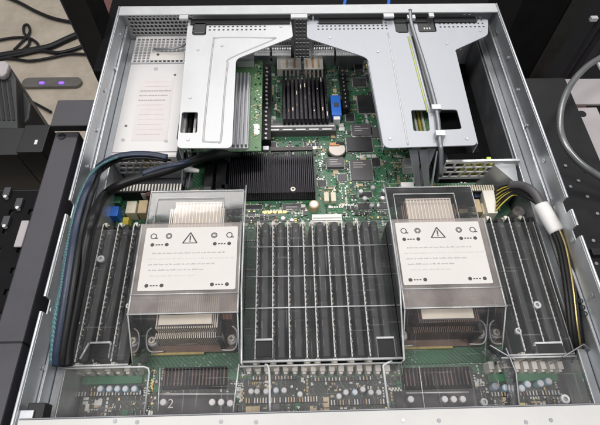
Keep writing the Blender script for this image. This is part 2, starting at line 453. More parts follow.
def finned(name, rect, zb, zt, n, mt, parent, axis='y', th=.45, basem=None, label=None):
    x0, x1, y0, y1 = rect
    h = MB(); h.box(x0, x1, y0, y1, zb, zb+3, basem or mt)
    for i in range(n):
        t = (i+.5)/n
        if axis == 'y':
            x = x0+(x1-x0)*t; w = (x1-x0)/n*th/2; h.box(x-w, x+w, y0+.3, y1-.3, zb+3, zt+rnd.uniform(-.15, .15), mt)
        else:
            y = y0+(y1-y0)*t; w = (y1-y0)/n*th/2; h.box(x0, x1, y-w, y+w, zb+3, zt, mt)
    o = h.build(name, parent); nogo(x0-1, x1+1, y0-1, y1+1)
    if label: o['label'] = label
    return o
# big black chipset heatsink
R1 = pxbox(229, 150, 315, 193, 26); hs1 = finned('heatsink', R1, Z0+1, 26, 44, 'fin_black', mb, label='wide black finned heatsink in the middle')
h = MB(); x, y = at(293, 189, 27); h.ring(x, y, 24, 27.0, 2.6, 1.5, 'nickel', 18); h.cyl(x, y, 22, 26.2, .9, 'steel_dark', 10); h.build('spring_screw', hs1)
h = MB(); h.box(R1[0]+44, R1[1]-2, R1[3]-2, R1[3]+3, 25, 27.5, 'fin_grey'); h.box(R1[0]+36, R1[0]+42, R1[3]-1, R1[3]+4, 24, 28, 'silver'); h.build('clip', hs1)
# rear black heatsink with coarse fins
R2 = pxbox(282, 70, 328, 119, 30); hs2 = finned('heatsink', R2, Z0+1, 30, 11, 'fin_black', mb, th=.55, label='smaller black heatsink with coarse fins near the rear')
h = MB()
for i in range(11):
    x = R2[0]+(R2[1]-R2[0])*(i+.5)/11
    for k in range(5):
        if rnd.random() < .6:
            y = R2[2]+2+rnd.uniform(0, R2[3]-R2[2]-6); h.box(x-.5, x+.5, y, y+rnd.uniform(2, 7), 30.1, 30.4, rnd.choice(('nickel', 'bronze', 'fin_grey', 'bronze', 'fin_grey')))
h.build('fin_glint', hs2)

def box_part(name, px0, py0, px1, py1, zt, mt, zb=Z0, bev=.25, label=None, clear_=True):
    r = pxbox(px0, py0, px1, py1, zt)
    o = MB().box(r[0], r[1], r[2], r[3], zb, zt, mt).build(name, mb, bev)
    if clear_: nogo(*r)
    if label: o['label'] = label
    return o, r
# power shrouds / connectors at rear
for (a, c) in (((277, 58), (301, 69)), ((304, 58), (323, 69))):
    o, r = box_part('port_shell', a[0], a[1], c[0], c[1], 22, 'ivory')
    for k in range(3):
        MB().box(r[0]+2+k*(r[1]-r[0])/3.2, r[0]+4.5+k*(r[1]-r[0])/3.2, r[2]+2, r[3]-3, 22, 22.6, rnd.choice(('tan', 'orange', 'silver'))).build('contact', o)
for (x0, x1) in ((238, 270), (272, 291), (309, 334), (336, 364)):
    o, r = box_part('port_shell', x0, 46, x1, 56, 26, 'steel')
    q = MB()
    for k in range(int((r[1]-r[0])/2.2)): q.box(r[0]+1+k*2.2, r[0]+2.1+k*2.2, r[2]+.6, r[3]-.6, 26, 26.5, 'vent_light')
    q.build('vent_rib', o)
# riser slots
for (px0, py0, px1, py1) in ((262, 64, 271, 140), (341, 66, 347, 108)):
    o, r = box_part('riser_slot', px0, py0, px1, py1, 22, 'black')
    q = MB()
    k = 0
    y = r[2]+2
    while y < r[3]-3:
        q.cyl((r[0]+r[1])/2+rnd.uniform(-.6, .6), y, 22, 23.2, 1.5 if px0 < 300 else .8, 'solder', 10); y += 6.5
    q.build('solder_stud', o)
# slot under the rear heatsink
o, r = box_part('card_slot', 266, 123, 336, 131, 20, 'chip_grey')
q = MB(); q.box(r[0]+2, r[1]-2, (r[2]+r[3])/2-1, (r[2]+r[3])/2+1.2, 20, 21.5, 'vent_light')
for k in range(5): q.box(r[0]+4+k*15, r[0]+15+k*15, r[2]+.6, r[2]+2.4, 20, 21, 'silver')
q.build('latch', o)
# blue connector
o, r = box_part('header_connector', 331, 95, 341, 115, 22, 'blue', bev=.6, label='bright blue connector')
MB().box(r[0]+2, r[1]-2, r[2]-5, r[2]+.0, Z0, 20, 'white_plastic').box(r[0]+2.5, r[1]-2, r[3], r[3]+5, Z0, 19, 'tan').build('pin_housing', o, .3)
q = MB(); q.box(r[0]+3.5, r[1]-3, (r[2]+r[3])/2-3, (r[2]+r[3])/2+3, 22, 22.6, 'ink'); q.build('pin_hole', o)
# coin battery
x, y = at(337, 149, 17)
q = MB(); q.cyl(x, y, Z0, 14, 10.5, 'black', 28); bh = q.build('battery_holder', mb, .3); nogo(x-11, x+11, y-11, y+11)
q = MB(); q.cyl(x, y, 14, 17.5, 9.6, 'coin', 32, bev=.6); q.build('coin_battery', bh)
q = MB(); q.box(x-8, x+3, y+4, y+8, 17.5, 18.6, 'orange'); q.box(x-1, x+9, y+5.5, y+8.5, 17.4, 19.4, 'black'); q.build('clip', bh, .3)
# integrated circuits
chips = [(351, 160, 372, 180, 'chip_grey', 13.2), (327, 157, 344, 167, 'chip_grey', 15), (358, 95, 381, 112, 'chip', 13), (352, 124, 372, 135, 'chip_grey', 12.5), (347, 137, 372, 151, 'chip', 13),
         (283, 204, 301, 209, 'chip_grey', 12), (371, 127, 381, 137, 'chip_grey', 12.5), (359, 192, 372, 197, 'chip', 12), (358, 203, 374, 209, 'chip', 12), (250, 205, 262, 209, 'chip', 11.5),
         (353, 78, 366, 86, 'chip', 12), (346, 113, 354, 121, 'chip', 12), (265, 142, 276, 147, 'chip', 12), (372, 158, 380, 166, 'chip', 12), (318, 180, 326, 186, 'chip', 12),
         (338, 174, 347, 181, 'chip_grey', 11.8), (246, 143, 258, 148, 'chip', 12), (355, 64, 363, 72, 'chip', 12)]
for (a, b_, c, d, mt, z) in chips:
    o, r = box_part('chip', a, b_, c, d, z, mt, bev=.25)
    q = MB(); n = max(4, int((r[1]-r[0])/1.3))
    for i in range(n):
        x = r[0]+(r[1]-r[0])*(i+.5)/n
        q.box(x-.3, x+.3, r[2]-1.3, r[2], Z0, Z0+1.2, 'solder'); q.box(x-.3, x+.3, r[3], r[3]+1.3, Z0, Z0+1.2, 'solder')
    n = max(3, int((r[3]-r[2])/1.3))
    for i in range(n):
        y = r[2]+(r[3]-r[2])*(i+.5)/n
        q.box(r[0]-1.3, r[0], y-.3, y+.3, Z0, Z0+1.2, 'solder'); q.box(r[1], r[1]+1.3, y-.3, y+.3, Z0, Z0+1.2, 'solder')
    q.build('pin_row', o)
    if mt == 'chip_grey' and r[1]-r[0] > 14:
        q = MB()
        for i in range(3): q.box(r[0]+3, r[0]+3+rnd.uniform(6, r[1]-r[0]-6), r[3]-4-i*3, r[3]-3.2-i*3, z, z+.06, 'ink_faint')
        q.build('chip_marking', o)
# capacitors
def capacitor(px, py, rad, h, mt, top='silver'):
    x, y = at(px, py, Z0+h)
    q = MB(); q.cyl(x, y, Z0, Z0+h, rad, mt, 18, bev=.5); o = q.build('capacitor', mb); nogo(x-rad, x+rad, y-rad, y+rad)
    q = MB(); q.cyl(x, y, Z0+h, Z0+h+.25, rad*.72, top, 16); q.box(x-rad*.5, x+rad*.5, y-.12, y+.12, Z0+h+.25, Z0+h+.31, 'vent_light'); q.build('cap_top', o)
capacitor(314, 204, 5.2, 9, 'tan')
for (px, py) in ((373, 187), (365, 198), (372, 205), (361, 191), (283, 218), (292, 220)): capacitor(px, py, 2.6, 6, 'silver')
for (a, b_, c, d) in ((324, 192, 329, 201), (331, 192, 336, 201)): box_part('inductor', a, b_, c, d, 16, 'cream', bev=.5)
o, r = box_part('label_connector', 312, 214, 342, 222, 17, 'white_plastic', bev=.4)
q = MB(); q.box(r[0]+1, r[1]-1, (r[2]+r[3])/2-.4, (r[2]+r[3])/2+.4, 17, 17.3, 'ink_grey'); q.build('slit', o)
# screw hole in copper ring on bare area
x, y = at(391, 194, Z0+1)
q = MB(); q.ring(x, y, Z0, Z0+.5, 4.2, 2.0, 'copper', 20); q.cyl(x, y, Z0, Z0+1.6, 2.6, 'orange', 16); q.build('screw', mb)
nogo(*pxbox(372, 188, 402, 228, Z0))
# white power connector on the right
o, r = box_part('power_connector', 402, 182, 415, 199, 26, 'white_plastic', bev=.5); q = MB(); q.box(r[0]+2, r[1]-3, r[2]-14, r[2], Z0, 22, 'ivory'); q.build('housing', o, .4)
o, r = box_part('header_connector', 404, 158, 414, 168, 22, 'vent_light', bev=.5)
# black board connectors left of the heatsink
for (a, b_, c, d) in ((204, 163, 213, 190), (216, 160, 226, 192), (221, 184, 228, 193)):
    o, r = box_part('cable_socket', a, b_, c, d, 22, 'black', bev=.6)
    q = MB(); q.box(r[0]+1, r[1]-1, r[2]-1, r[2]+3, 22, 24, 'chip_grey'); q.build('latch', o, .3)
# power edge connectors in front of each bay
for (a, c) in (((114, 184), (182, 192)), ((444, 185), (494, 192))):
    o, r = box_part('edge_connector', a[0], a[1], c[0], c[1], 26, 'black')
    q = MB(); n = 22
    for i in range(n):
        x = r[0]+(r[1]-r[0])*(i+.5)/n; q.box(x-.75, x+.75, r[2]+1, r[3]-1, 26, 27.2, 'cream' if a[0] > 300 else 'ivory')
    q.build('pin_row', o)
# power stage blocks, left & right banks
def blocks(lst):
    for (a, b_, c, d, z, mt) in lst: box_part('power_block', a, b_, c, d, z, mt, bev=.6)
blocks([(126, 201, 136, 213, 24, 'cream'), (138, 200, 147, 213, 24, 'tan'), (150, 200, 166, 211, 20, 'chip_grey'), (107, 206, 118, 216, 22, 'blue'), (112, 194, 121, 203, 18, 'green_part'),
        (100, 203, 106, 214, 20, 'red'), (141, 187, 147, 194, 24, 'white_plastic'), (146, 190, 150, 196, 26, 'maroon'), (122, 217, 128, 229, 20, 'yellow'), (101, 217, 109, 222, 18, 'vent_light'),
        (459, 189, 472, 197, 22, 'cap_blue'), (474, 189, 482, 197, 22, 'navy'), (460, 199, 472, 213, 22, 'cream'), (474, 199, 481, 212, 24, 'tan'), (482, 203, 488, 214, 22, 'cream'), (447, 200, 456, 213, 18, 'tan')])
# fan / front connectors in the front strip
def front_row(px0, px1, py0, py1, n, mt, zt, name):
    for i in range(n):
        px = px0+(px1-px0)*(i+.5)/n; w = (px1-px0)/n*.3
        o, r = box_part(name, px-w, py0, px+w, py1, zt, mt, bev=.3)
        MB().box(r[0]+1, r[1]-1, r[2]-1.6, r[2], Z0, zt-3, 'ivory').build('latch', o)
front_row(244, 392, 364.5, 371, 16, 'ivory', 24, 'fan_connector')
front_row(74, 142, 363, 371, 7, 'ivory', 24, 'fan_connector')
front_row(487, 565, 361, 369, 9, 'ivory', 24, 'fan_connector')
for px, py, mt in [(251, 391, 'silver'), (257, 391, 'silver'), (266, 391, 'silver'), (276, 390, 'cap_blue'), (284, 390, 'silver'), (300, 394, 'silver'), (339, 396, 'silver'), (346, 392, 'silver'), (355, 392, 'cap_blue'), (363, 389, 'silver'), (371, 392, 'silver'), (379, 392, 'silver')]:
    capacitor(px, py, 2.5, 9, mt)
for px in (100, 109, 117, 125, 134): capacitor(px, 388.5, 2.7, 9, 'cap_blue')
for px, py in ((496, 386), (506, 387.5), (522, 388), (528, 384), (541, 383), (549, 381)): capacitor(px, py, 3.0, 9, 'cap_blue')
for px, py in ((163, 402), (212, 402), (221, 402), (230, 403), (411, 399), (445, 399), (454, 399), (463, 399)): capacitor(px, py, 2.9, 9, 'silver')
for (a, c) in ((82, 142), (488, 558)): box_part('fan_board', a, 376 if a < 300 else 373, c, 384 if a < 300 else 381, 13, 'green_part')
for (a, b_, c, d, n) in ((245, 397, 318, 403, 26), (330, 399, 388, 405, 20), (75, 391, 142, 396, 22), (490, 391, 560, 396, 22), (252, 376, 296, 380, 14), (310, 377, 372, 381, 18)):
    o, r = box_part('pin_strip', a, b_, c, d, 12, 'chip')
    q = MB()
    for i in range(n):
        x = r[0]+(r[1]-r[0])*(i+.5)/n; q.box(x-.5, x+.5, r[2]+.3, r[3]-.3, 12, 12.8+rnd.random()*.8, rnd.choice(('solder', 'tan', 'chip_grey', 'solder')))
    q.build('pin_row', o)
# comb contacts in front of each CPU
for (a, c) in ((163, 226), (404, 472)):
    o, r = box_part('contact_comb', a, 367, c, 388, 16, 'black_matte')
    q = MB(); n = 18
    for i in range(n):
        x = r[0]+(r[1]-r[0])*(i+.5)/n
        q.box(x-.55, x+.55, r[2]+2, r[3]-1, 16, 17.5, rnd.choice(('bronze', 'fin_grey', 'bronze', 'copper_dull'))); q.box(x-.6, x+.6, r[3]-4, r[3]-1, 17.5, 18.6, 'fin_grey')
    q.build('contact', o)
    nogo(*pxbox(a-12, 350, c+8, 366, Z0))
# dark strip & printed figure 2
r = pxbox(157, 394, 236, 411, 12.2)
q = MB(); q.box(r[0], r[1], -33, r[3], Z0, 11.2, 'chip'); q.build('front_strip', mb); nogo(r[0], r[1], -34, r[3])
r = pxbox(396, 391, 480, 411, 12.2); q = MB(); q.box(r[0], r[1], -33, r[3], Z0, 11.2, 'chip'); q.build('front_strip', mb); nogo(r[0], r[1], -34, r[3])
cu = bpy.data.curves.new('number_two', 'FONT'); cu.body = '2'; cu.size = .0105; cu.extrude = .00008
tmp = bpy.data.objects.new('tmp', cu); COL.objects.link(tmp); bpy.context.view_layer.update()
me = bpy.data.meshes.new_from_object(tmp.evaluated_get(bpy.context.evaluated_depsgraph_get())); bpy.data.objects.remove(tmp)
me.materials.clear(); me.materials.append(MATS['vent_light'])
tn = bpy.data.objects.new('printed_number', me); COL.objects.link(tn); tn.parent = mb
x, y = at(167, 408, 11.4); tn.location = Vector((x, y, 11.35-4))*MM

# memory sockets (24 of them in three banks) with cream latches
BANKS = []
def bank_x(pts, z): return [at(px, py, z)[0] for px, py in pts]
cen = [-57.6, -43.2, -29.0, -14.6, -5.8, 8.4, 22.6, 37.6]
BANKS.append(('centre', cen, 13, 139))
lef = [-204.5, -190.0, -175.3]; BANKS.append(('left', lef, 14, 140))
rig = [at(500, 255, 41)[0], at(519, 255, 41)[0], at(535, 255, 41)[0]]; BANKS.append(('right', rig, 14, 140))
def socket(x, y0, y1, tall):
    q = MB(); q.box(x-2.6, x-.9, y0, y1, Z0, 19, 'black'); q.box(x+.9, x+2.6, y0, y1, Z0, 19, 'black'); q.box(x-.9, x+.9, y0, y1, Z0, 12, 'black')
    o = q.build('memory_slot', mb, .2); nogo(x-3, x+3, y0-7, y1+7)
    for ya, yb in ((y0-6, y0-.2), (y1+.2, y1+6)):
        MB().box(x-3.0, x+3.0, ya, yb, Z0, 33, 'cream', .4).box(x-1.6, x+1.6, ya+.6, yb-.6, 33, 37, 'ivory').build('latch', o, .5)
def baffle_blank(x, y0, y1):
    q = MB()
    # rounded black filler standing in an empty socket
    prof = [(-3.3, 12), (-3.3, 37), (-3.2, 40.6), (-2.6, 41.8), (-.9, 42.0), (.9, 42.0), (2.6, 41.8), (3.2, 40.6), (3.3, 37), (3.3, 12)]
    n = len(prof); vs = [(x+a, y0, z) for a, z in prof]+[(x+a, y1, z) for a, z in prof]
    q.add(vs, [tuple(range(n)), tuple(range(2*n-1, n-1, -1))]+[(i, (i+1) % n, n+(i+1) % n, n+i) for i in range(n)], 'rib_black')
    q.cyl(x, y1-.2, 12, 37, 3.8, 'rib_black', 16, bev=0); q.cyl(x, y1-.2, 37, 41.5, 3.8, 'rib_black', 16, r1=1.8)
    return q
NUMW = ['first', 'second', 'third', 'fourth', 'fifth', 'sixth', 'seventh', 'eighth']
proto = None
where = {'centre': ('under the clear cover between the two processors', 'memory modules in the centre bank'), 'left': ('in the bank beside the left case wall', 'memory modules in the left bank'), 'right': ('in the bank beside the right case wall', 'memory modules in the right bank')}
def make_module():
    t = thing('memory_module', '', 'memory module')
    q = MB(); q.box(-.65, .65, -64.5, 64.5, -17, 13.9, 'pcb_dark')
    q.build('circuit_board', t)
    q = MB(); q.box(-.6, .5, -64.5, 64.5, 14.0, 14.5, 'vent_light')
    for k in range(28):
        y = -62+k*4.5+rnd.uniform(-.6, .6); q.box(.05, .6, y, y+rnd.uniform(.9, 2.2), 14.5, 14.6, 'ink')
    q.build('top_edge', t)
    for i in range(9):
        y = -58+i*13.2+(4 if i > 4 else 0)
        MB().box(.65, 2.0, y, y+9.5, -8, 11, 'chip').build('memory_chip', t)
    q = MB()
    for k in range(26):
        y = -62+k*4.8+rnd.uniform(-.6, .6); q.box(.65, 1.3, y, y+1.1, 11.8, 13.4, rnd.choice(('solder', 'tan', 'chip_grey', 'chip_grey')))
    q.build('small_component', t)
    return t
def dup(root, loc, label, group):
    r = root.copy(); COL.objects.link(r); r.location = Vector(loc)*MM; r['label'] = label; r['group'] = group
    for c0 in [o for o in bpy.data.objects if o.parent == root]:
        c = c0.copy(); COL.objects.link(c); c.parent = r
    return r
made = []
for nm, xs, y0, y1 in BANKS:
    for i, x in enumerate(xs):
        socket(x, y0, y1, False)
        wh, grp = where[nm]
        lab = 'black memory module, %s from the left %s' % (NUMW[i], wh)
        loc = (x, (y0+y1)/2, 27)
        if not made: proto = make_module(); proto.location = Vector(loc)*MM; proto['label'] = lab; proto['group'] = grp; made.append(proto)
        else: made.append(dup(proto, loc, lab, grp))
fill = {'centre': [-64.0+3, -50.4, -36.0, -21.8, 1.4, 15.5, 30.0, 45.0, 53.5], 'left': [-197.2, -182.6, -168.0], 'right': [(rig[0]+rig[1])/2, (rig[1]+rig[2])/2, rig[2]+7.5]}
GN = {'centre': 'fillers in the centre bank', 'left': 'fillers in the left bank', 'right': 'fillers in the right bank'}
for nm, xs, y0, y1 in BANKS:
    for i, x in enumerate(fill[nm]):
        if nm == 'centre' and i == 0: continue
        nogo(x-4, x+4, y0-2, y1+2)
        o = baffle_blank(x, y0-1, y1-1).build('slot_filler', None, .6)
        j = i if nm != 'centre' else i-1
        tag(o, 'smooth black slot filler, %s from the left %s' % (NUMW[j], wh if False else where[nm][0]), 'slot filler', GN[nm])
        if nm != 'x':
            q = MB()
            yy = y1-3
            q.cyl(x, yy-6, 41.9, 42.3, 1.5, 'chip_grey', 10)
            for k in range(7): q.box(x-2.4, x-1.8, y0+8+k*16, y0+14+k*16, 41.7, 42.15, 'chip_grey')
            q.build('moulded_mark', o)
# ================================================================== CPU HEATSINKS
def cpu_sink(cx, label, dark):
    t = thing('processor_heatsink', label, 'heatsink', (cx, 90, Z0))
    q = MB(); q.box(cx-37, cx+37, 25, 138, Z0+.2, 15, 'bronze'); q.build('base_plate', t, .5)
    q = MB(); fm = 'bronze' if dark else 'nickel'
    n = 30
    for i in range(n):
        x = cx-26+52*(i+.5)/n; q.box(x-.45, x+.45, 36, 152, 15, 50, fm)
    for i in range(34):
        x = cx-28.5+57*(i+.5)/34; q.box(x-.4, x+.4, 31, 35.9, 15, 38, fm)
    for i in range(8):
        for sx in (-1, 1):
            x = cx+sx*(27.5+i*1.2); q.box(x-.35, x+.35, 46, 138, 15, 40, 'bronze' if dark or sx < 0 else 'copper')
    q.build('fins', t)
    q = MB(); q.box(cx-23, cx+21, 38.5, 48.5, 50.1, 52, 'nickel_top'); q.box(cx-25, cx+23, 37.6, 38.4, 47, 51, 'chip_grey'); q.build('top_plate', t, .3)
    q = MB(); q.box(cx-21, cx+23, 100, 156, 50.1, 51.0, 'pinkish')
    for k in range(14): q.box(cx-20+k*3.2, cx-19+k*3.2, 100, 156.4, 51, 51.5, 'nickel_top')
    q.box(cx-21, cx+23, 156.4, 158, 40, 51.6, 'pinkish'); q.build('rear_plate', t, .2)
    for sx in (-1, 1):
        for y in (33.5, 132):
            x = cx+sx*34.5
            s_ = MB(); s_.cyl(x, y, 15, 23, 4.6, 'silver', 20, bev=.8); s_.cyl(x, y, 23, 26, 3.0, 'nickel_top', 14); sp = s_.build('spring_screw', t)
            c = MB(); c.box(x-1.7, x+1.7, y-.4, y+.4, 26, 26.3, 'chip_grey'); c.box(x-.4, x+.4, y-1.7, y+1.7, 26, 26.35, 'chip_grey'); c.build('screw_slot', sp)
    q = MB()
    for sx in (-1, 1): q.tube([(cx+sx*25, 26, 17), (cx+sx*36, 25.5, 19), (cx+sx*39.5, 31, 22), (cx+sx*39, 40, 26), (cx+sx*35, 44, 28)], .8, 'silver', 8)
    q.box(cx+25, cx+28, 27, 46, 15.2, 46, 'black_metal'); q.build('wire_clip', t)
    q = MB(); q.box(cx-36, cx+10, 23, 24.8, 13, 16.4, 'gold'); q.build('front_edge', t)
    nogo(cx-38, cx+38, 15, 139)
cpu_sink(-114.5, 'finned processor heatsink under the left clear baffle, beige plate on top', False)
cpu_sink(105.5, 'finned processor heatsink under the right clear baffle, beige plate on top', True)

# sprinkle of small surface mounted components, never counted
def free(x, y, r=1.):
    for a, b_, c, d in NOGO:
        if a-r < x < b_+r and c-r < y < d+r: return False
    return True
q = MB(); cnt = 0
kinds = ['solder']*5+['tan']*4+['chip']*6+['ivory']*2+['chip_grey']*5+['green_part']*2+['green_part']*1+['gold']*1
tries = 0
while cnt < 4600 and tries < 90000:
    tries += 1
    u = rnd.random()
    if u < .60: x = rnd.uniform(-120, 128); y = rnd.uniform(150, 394)
    elif u < .82: x = rnd.uniform(-204, 204); y = rnd.uniform(-33, 8)
    else: x = rnd.uniform(-204, 204); y = rnd.uniform(-33, 203)
    if y > 203 and abs(x) > 130: continue
    if noise.noise(Vector((x*.05, y*.05, 3))) < -.25 and rnd.random() < .7: continue
    if not free(x, y, 1.2): continue
    k = rnd.choice(kinds); a, c = rnd.uniform(.5, 1.3), rnd.uniform(.4, .9)
    if rnd.random() < .10: a, c = rnd.uniform(1.6, 3.2), rnd.uniform(1.2, 2.6)
    if rnd.random() < .5: a, c = c, a
    h = rnd.uniform(.5, 1.6)
    n = 1 if rnd.random() < .6 else rnd.randint(2, 5)
    dx, dy = ((a*2+.9, 0) if rnd.random() < .5 else (0, c*2+.9))
    for i in range(n):
        xx, yy = x+dx*i, y+dy*i
        if not free(xx, yy, 1.2): break
        if yy > 203 and abs(xx) > 130: break
        if abs(xx) > 204 or yy < -33 or yy > 394: break
        q.box(xx-a, xx+a, yy-c, yy+c, Z0, Z0+h, k)
        if k in ('tan', 'chip') and a > .8: q.box(xx-a-.3, xx-a, yy-c*.9, yy+c*.9, Z0, Z0+h*.8, 'solder'); q.box(xx+a, xx+a+.3, yy-c*.9, yy+c*.9, Z0, Z0+h*.8, 'solder')
        cnt += 1
o = q.build('small_component', mb); o['kind'] = 'stuff'

# ================================================================== CLEAR AIR BAFFLES
def label_part(parent, x0, x1, y0, y1, z):
    q = MB(); q.plate(rrect(x0, x1, y0, y1, 1.2, 3), [], z, z+.35, 'paper'); lb = q.build('label', parent)
    w = x1-x0; zt = z+.36
    q = MB(); cx = (x0+x1)/2-1; cy = y1-11.5
    tri = lambda k: [(cx-7*k, cy-4.5*k-(1-k)*1.2), (cx+7*k, cy-4.5*k-(1-k)*1.2), (cx, cy+7*k-(1-k)*.6)]
    q.plate(rounded(tri(1), 1.2, 3), [list(tri(.74))], zt, zt+.1, 'ink'); q.box(cx-.55, cx+.55, cy-1.2, cy+3.2, zt, zt+.1, 'ink'); q.cyl(cx, cy-2.3, zt, zt+.1, .7, 'ink', 8); q.build('warning_triangle', lb)
    for fx in (.09, .255, .745, .91):
        xx = x0+w*fx; yy = y1-8.4; q = MB()
        q.ring(xx, yy, zt, zt+.1, 2.8, 2.0, 'ink', 14)
        if fx in (.255, .745): q.ring(xx, yy, zt, zt+.1, 1.7, 1.2, 'ink', 14)
        else: q.box(xx+1.2, xx+3.8, yy-2.6, yy-1.6, zt+.1, zt+.2, 'ink')
        q.build('lock_symbol', lb)
    for (fa, yy) in ((.165, y1-16.8), (.835, y1-16.8), (.165, y0+4.5), (.835, y0+4.5)):
        xa = x0+w*fa; q = MB()
        q.cyl(xa-6.2, yy, zt, zt+.1, 1.7, 'ink', 10); q.cyl(xa+6.2, yy, zt, zt+.1, 1.7, 'ink', 10)
        for k in (-2.6, -.3, 2.2): q.box(xa+k-.8, xa+k+.8, yy-.5, yy+.5, zt, zt+.1, 'ink')
        q.build('screw_symbol', lb)
    q = MB()
    rows = [(.10, .90, 'ink_grey'), (.06, .98, 'ink_faint'), (.07, .80, 'ink_grey'), (.08, .66, 'ink_grey'), (.1, .60, 'ink_faint')]
    yy = y1-25
    for fa, fb_, mt in rows:
        x = x0+w*fa
        while x < x0+w*fb_-3:
            word = rnd.uniform(2, 6.5); xe = min(x+word, x0+w*fb_)
            while x < xe-.4:
                g = rnd.uniform(.45, .85); hh = rnd.choice((.65, .65, 1.0)); q.box(x, x+g, yy-.6, yy-.6+hh*1.25, zt, zt+.06, mt); x += g+.28
            x += .9
        yy -= 5.2
    q.build('printed_text', lb)

def rim(path, r, parent, name='rim', closed=False, mt='clear_rim', sub=1):
    return MB().tube(path, r, mt, 6, closed=closed, sub=sub).build(name, parent)
def pocket(parent, x0, x1, y0, y1, z, name='finger_hole', top_only=False):
    q = MB(); q.box(x0, x1, y0, y1, z-9, z+.6, 'black'); p = q.build(name, parent, .3)
    q = MB()
    q.box(x0-.6, x1+.6, y1+.1, y1+1.6, z-2, z+1.6, 'clear_rim'); q.box(x0-1.2, x0-.1, y0, y1, z-2, z+1.2, 'clear_side'); q.box(x1+.1, x1+1.2, y0, y1, z-2, z+1.2, 'clear_side'); q.build('frame', p)

def cpu_box(t, x0, x1, lab):
    """raised clear shroud over one processor: rear lip, frosted label plate, sloping front"""
    th = 1.2
    q = MB(); q.box(x0, x1, 124, 166, 58, 58+th, 'clear'); q.build('rear_cover', t)
    q = MB(); q.box(x0-1, x1+1, 42, 125, 68, 69.2, 'clear_frost'); q.build('label_plate', t)
    q = MB(); q.hexa([(x0, 6, 34), (x1, 6, 34), (x1, 41.8, 67), (x0, 41.8, 67)], [(x0, 6, 35.2), (x1, 6, 35.2), (x1, 41.8, 68.2), (x0, 41.8, 68.2)], 'clear'); q.build('front_slope', t)
    for x in (x0, x1):
        q = MB(); q.plate([(6, 12), (166, 12), (166, 58), (125, 58), (124, 68), (42, 68), (6, 34)], [], x-.7, x+.7, 'clear_side', lambda u, v, n: (n, u, v)); q.build('side_panel', t)
    q = MB(); q.box(x0+.8, x1-.8, 165, 166.2, 14, 58, 'clear'); q.build('rear_panel', t)
    rim([(x0, 6, 35), (x0, 42, 69), (x0, 124, 69), (x0, 126, 59), (x0, 166, 59), (x1, 166, 59), (x1, 126, 59), (x1, 124, 69), (x1, 42, 69), (x1, 6, 35)], .65, t)
    rim([(x0-1, 42, 69.4), (x1+1, 42, 69.4)], .7, t); rim([(x0-1, 58.5, 69.5), (x1+1, 58.5, 69.5)], .5, t)
    rim([(x0+7, 126, 59.6), (x0+7, 158, 59.6), (x1-18, 158, 59.6), (x1-18, 128, 59.6)], .6, t)
    label_part(t, lab[0], lab[1], lab[2], lab[3], 69.25)
def screw_boss(t, px, py, z, r=3.2):
    x, y = at(px, py, z); q = MB(); q.ring(x, y, z-2, z+1, r, r*.5, 'clear_rim', 18); q.cyl(x, y, z-3, z-.2, r*.45, 'steel_dark', 12); q.build('screw_boss', t)

def dimm_cover(t, x0, x1, y0, y1, z):
    q = MB(); q.box(x0, x1, y0, y1, z, z+1.2, 'clear'); q.build('cover_plate', t)
def tray(t, x0, x1, y0, y1, z, rr=5, edge='c'):
    q = MB(); q.plate(rrect(x0, x1, y0, y1, rr, 4), [], z, z+1.2, 'clear_dim'); q.build('front_tray', t)
    pts = {'l': [(x0, y1, z+1.4), (x1-rr, y1, z+1.4), (x1-1.3, y1-1.3, z+1.4), (x1, y1-rr, z+1.4), (x1, y0, z+1.4)], 'c': [(x0, y1, z+1.4), (x1, y1, z+1.4)]}[edge]
    rim(pts, .9, t)

# --- left baffle
A = thing('air_baffle', 'clear plastic air baffle with white warning label over the left processor', 'air baffle', (-140, 60, 12), 'clear air baffles')
cpu_box(A, -158, -70.5, (-153.4, -73.0, 61.6, 120.6))
dimm_cover(A, -212, -159, 8, 132, 46)
x0, x1, y0, y1 = pxbox(90, 344, 109, 358, 46); pocket(A, x0, x1, y0, y1, 46)
tray(A, -212, -141, -30.5, 6, 46, 5, 'l')
rim([(-212, 8, 47.4), (-159, 8, 47.4)], .9, A); rim([(-212, 8, 47.4), (-212, 132, 47.4)], .6, A)
rim([at3(73, 323, 48), at3(57, 357, 48)], 1.3, A, 'brace'); rim([at3(89, 343, 48), at3(80, 359, 48)], 1.0, A, 'brace'); rim([at3(71, 323, 48), at3(80, 323, 48)], 1.0, A, 'brace')
screw_boss(A, 101, 259, 48); screw_boss(A, 129, 306, 60, 2.4)
rim([at3(160, 368, 36), at3(158, 411, 36)], .45, A); rim([at3(160, 394, 30), at3(238, 394, 30)], .8, A)
q = MB(); q.box(-140, -72, -29, 5.5, 33, 34.2, 'clear_dim'); q.build('lower_plate', A)
# --- centre baffle
B = thing('air_baffle', 'flat clear plastic cover with three ridges over the central memory bank', 'air baffle', (-3, 60, 12), 'clear air baffles')
q = MB(); q.box(-66.4, 61.4, 7, 136, 49.4, 50.6, 'clear'); q.build('cover_plate', B)
for y in (109, 80, 51.5): rim([(-66, y, 51), (61, y, 51)], .42, B, 'ridge')
rim([(-66, y-.5, 51.2), (61, y-.5, 51.2)], .3, B, 'ridge')
for x in (-67.6, 62.6):
    q = MB(); q.plate([(6, 12), (166, 12), (166, 66), (120, 72), (60, 72), (30, 60), (6, 52)], [], x-.8, x+.8, 'clear_side', lambda u, v, n: (n, u, v)); q.build('side_panel', B)
    rim([(x, 6, 14), (x, 6, 52), (x, 30, 60.4), (x, 60, 72.4), (x, 120, 72.4), (x, 166, 66.4), (x, 166, 14)], .8, B)
rim([(-67, 7, 51), (62, 7, 51)], 1.1, B)
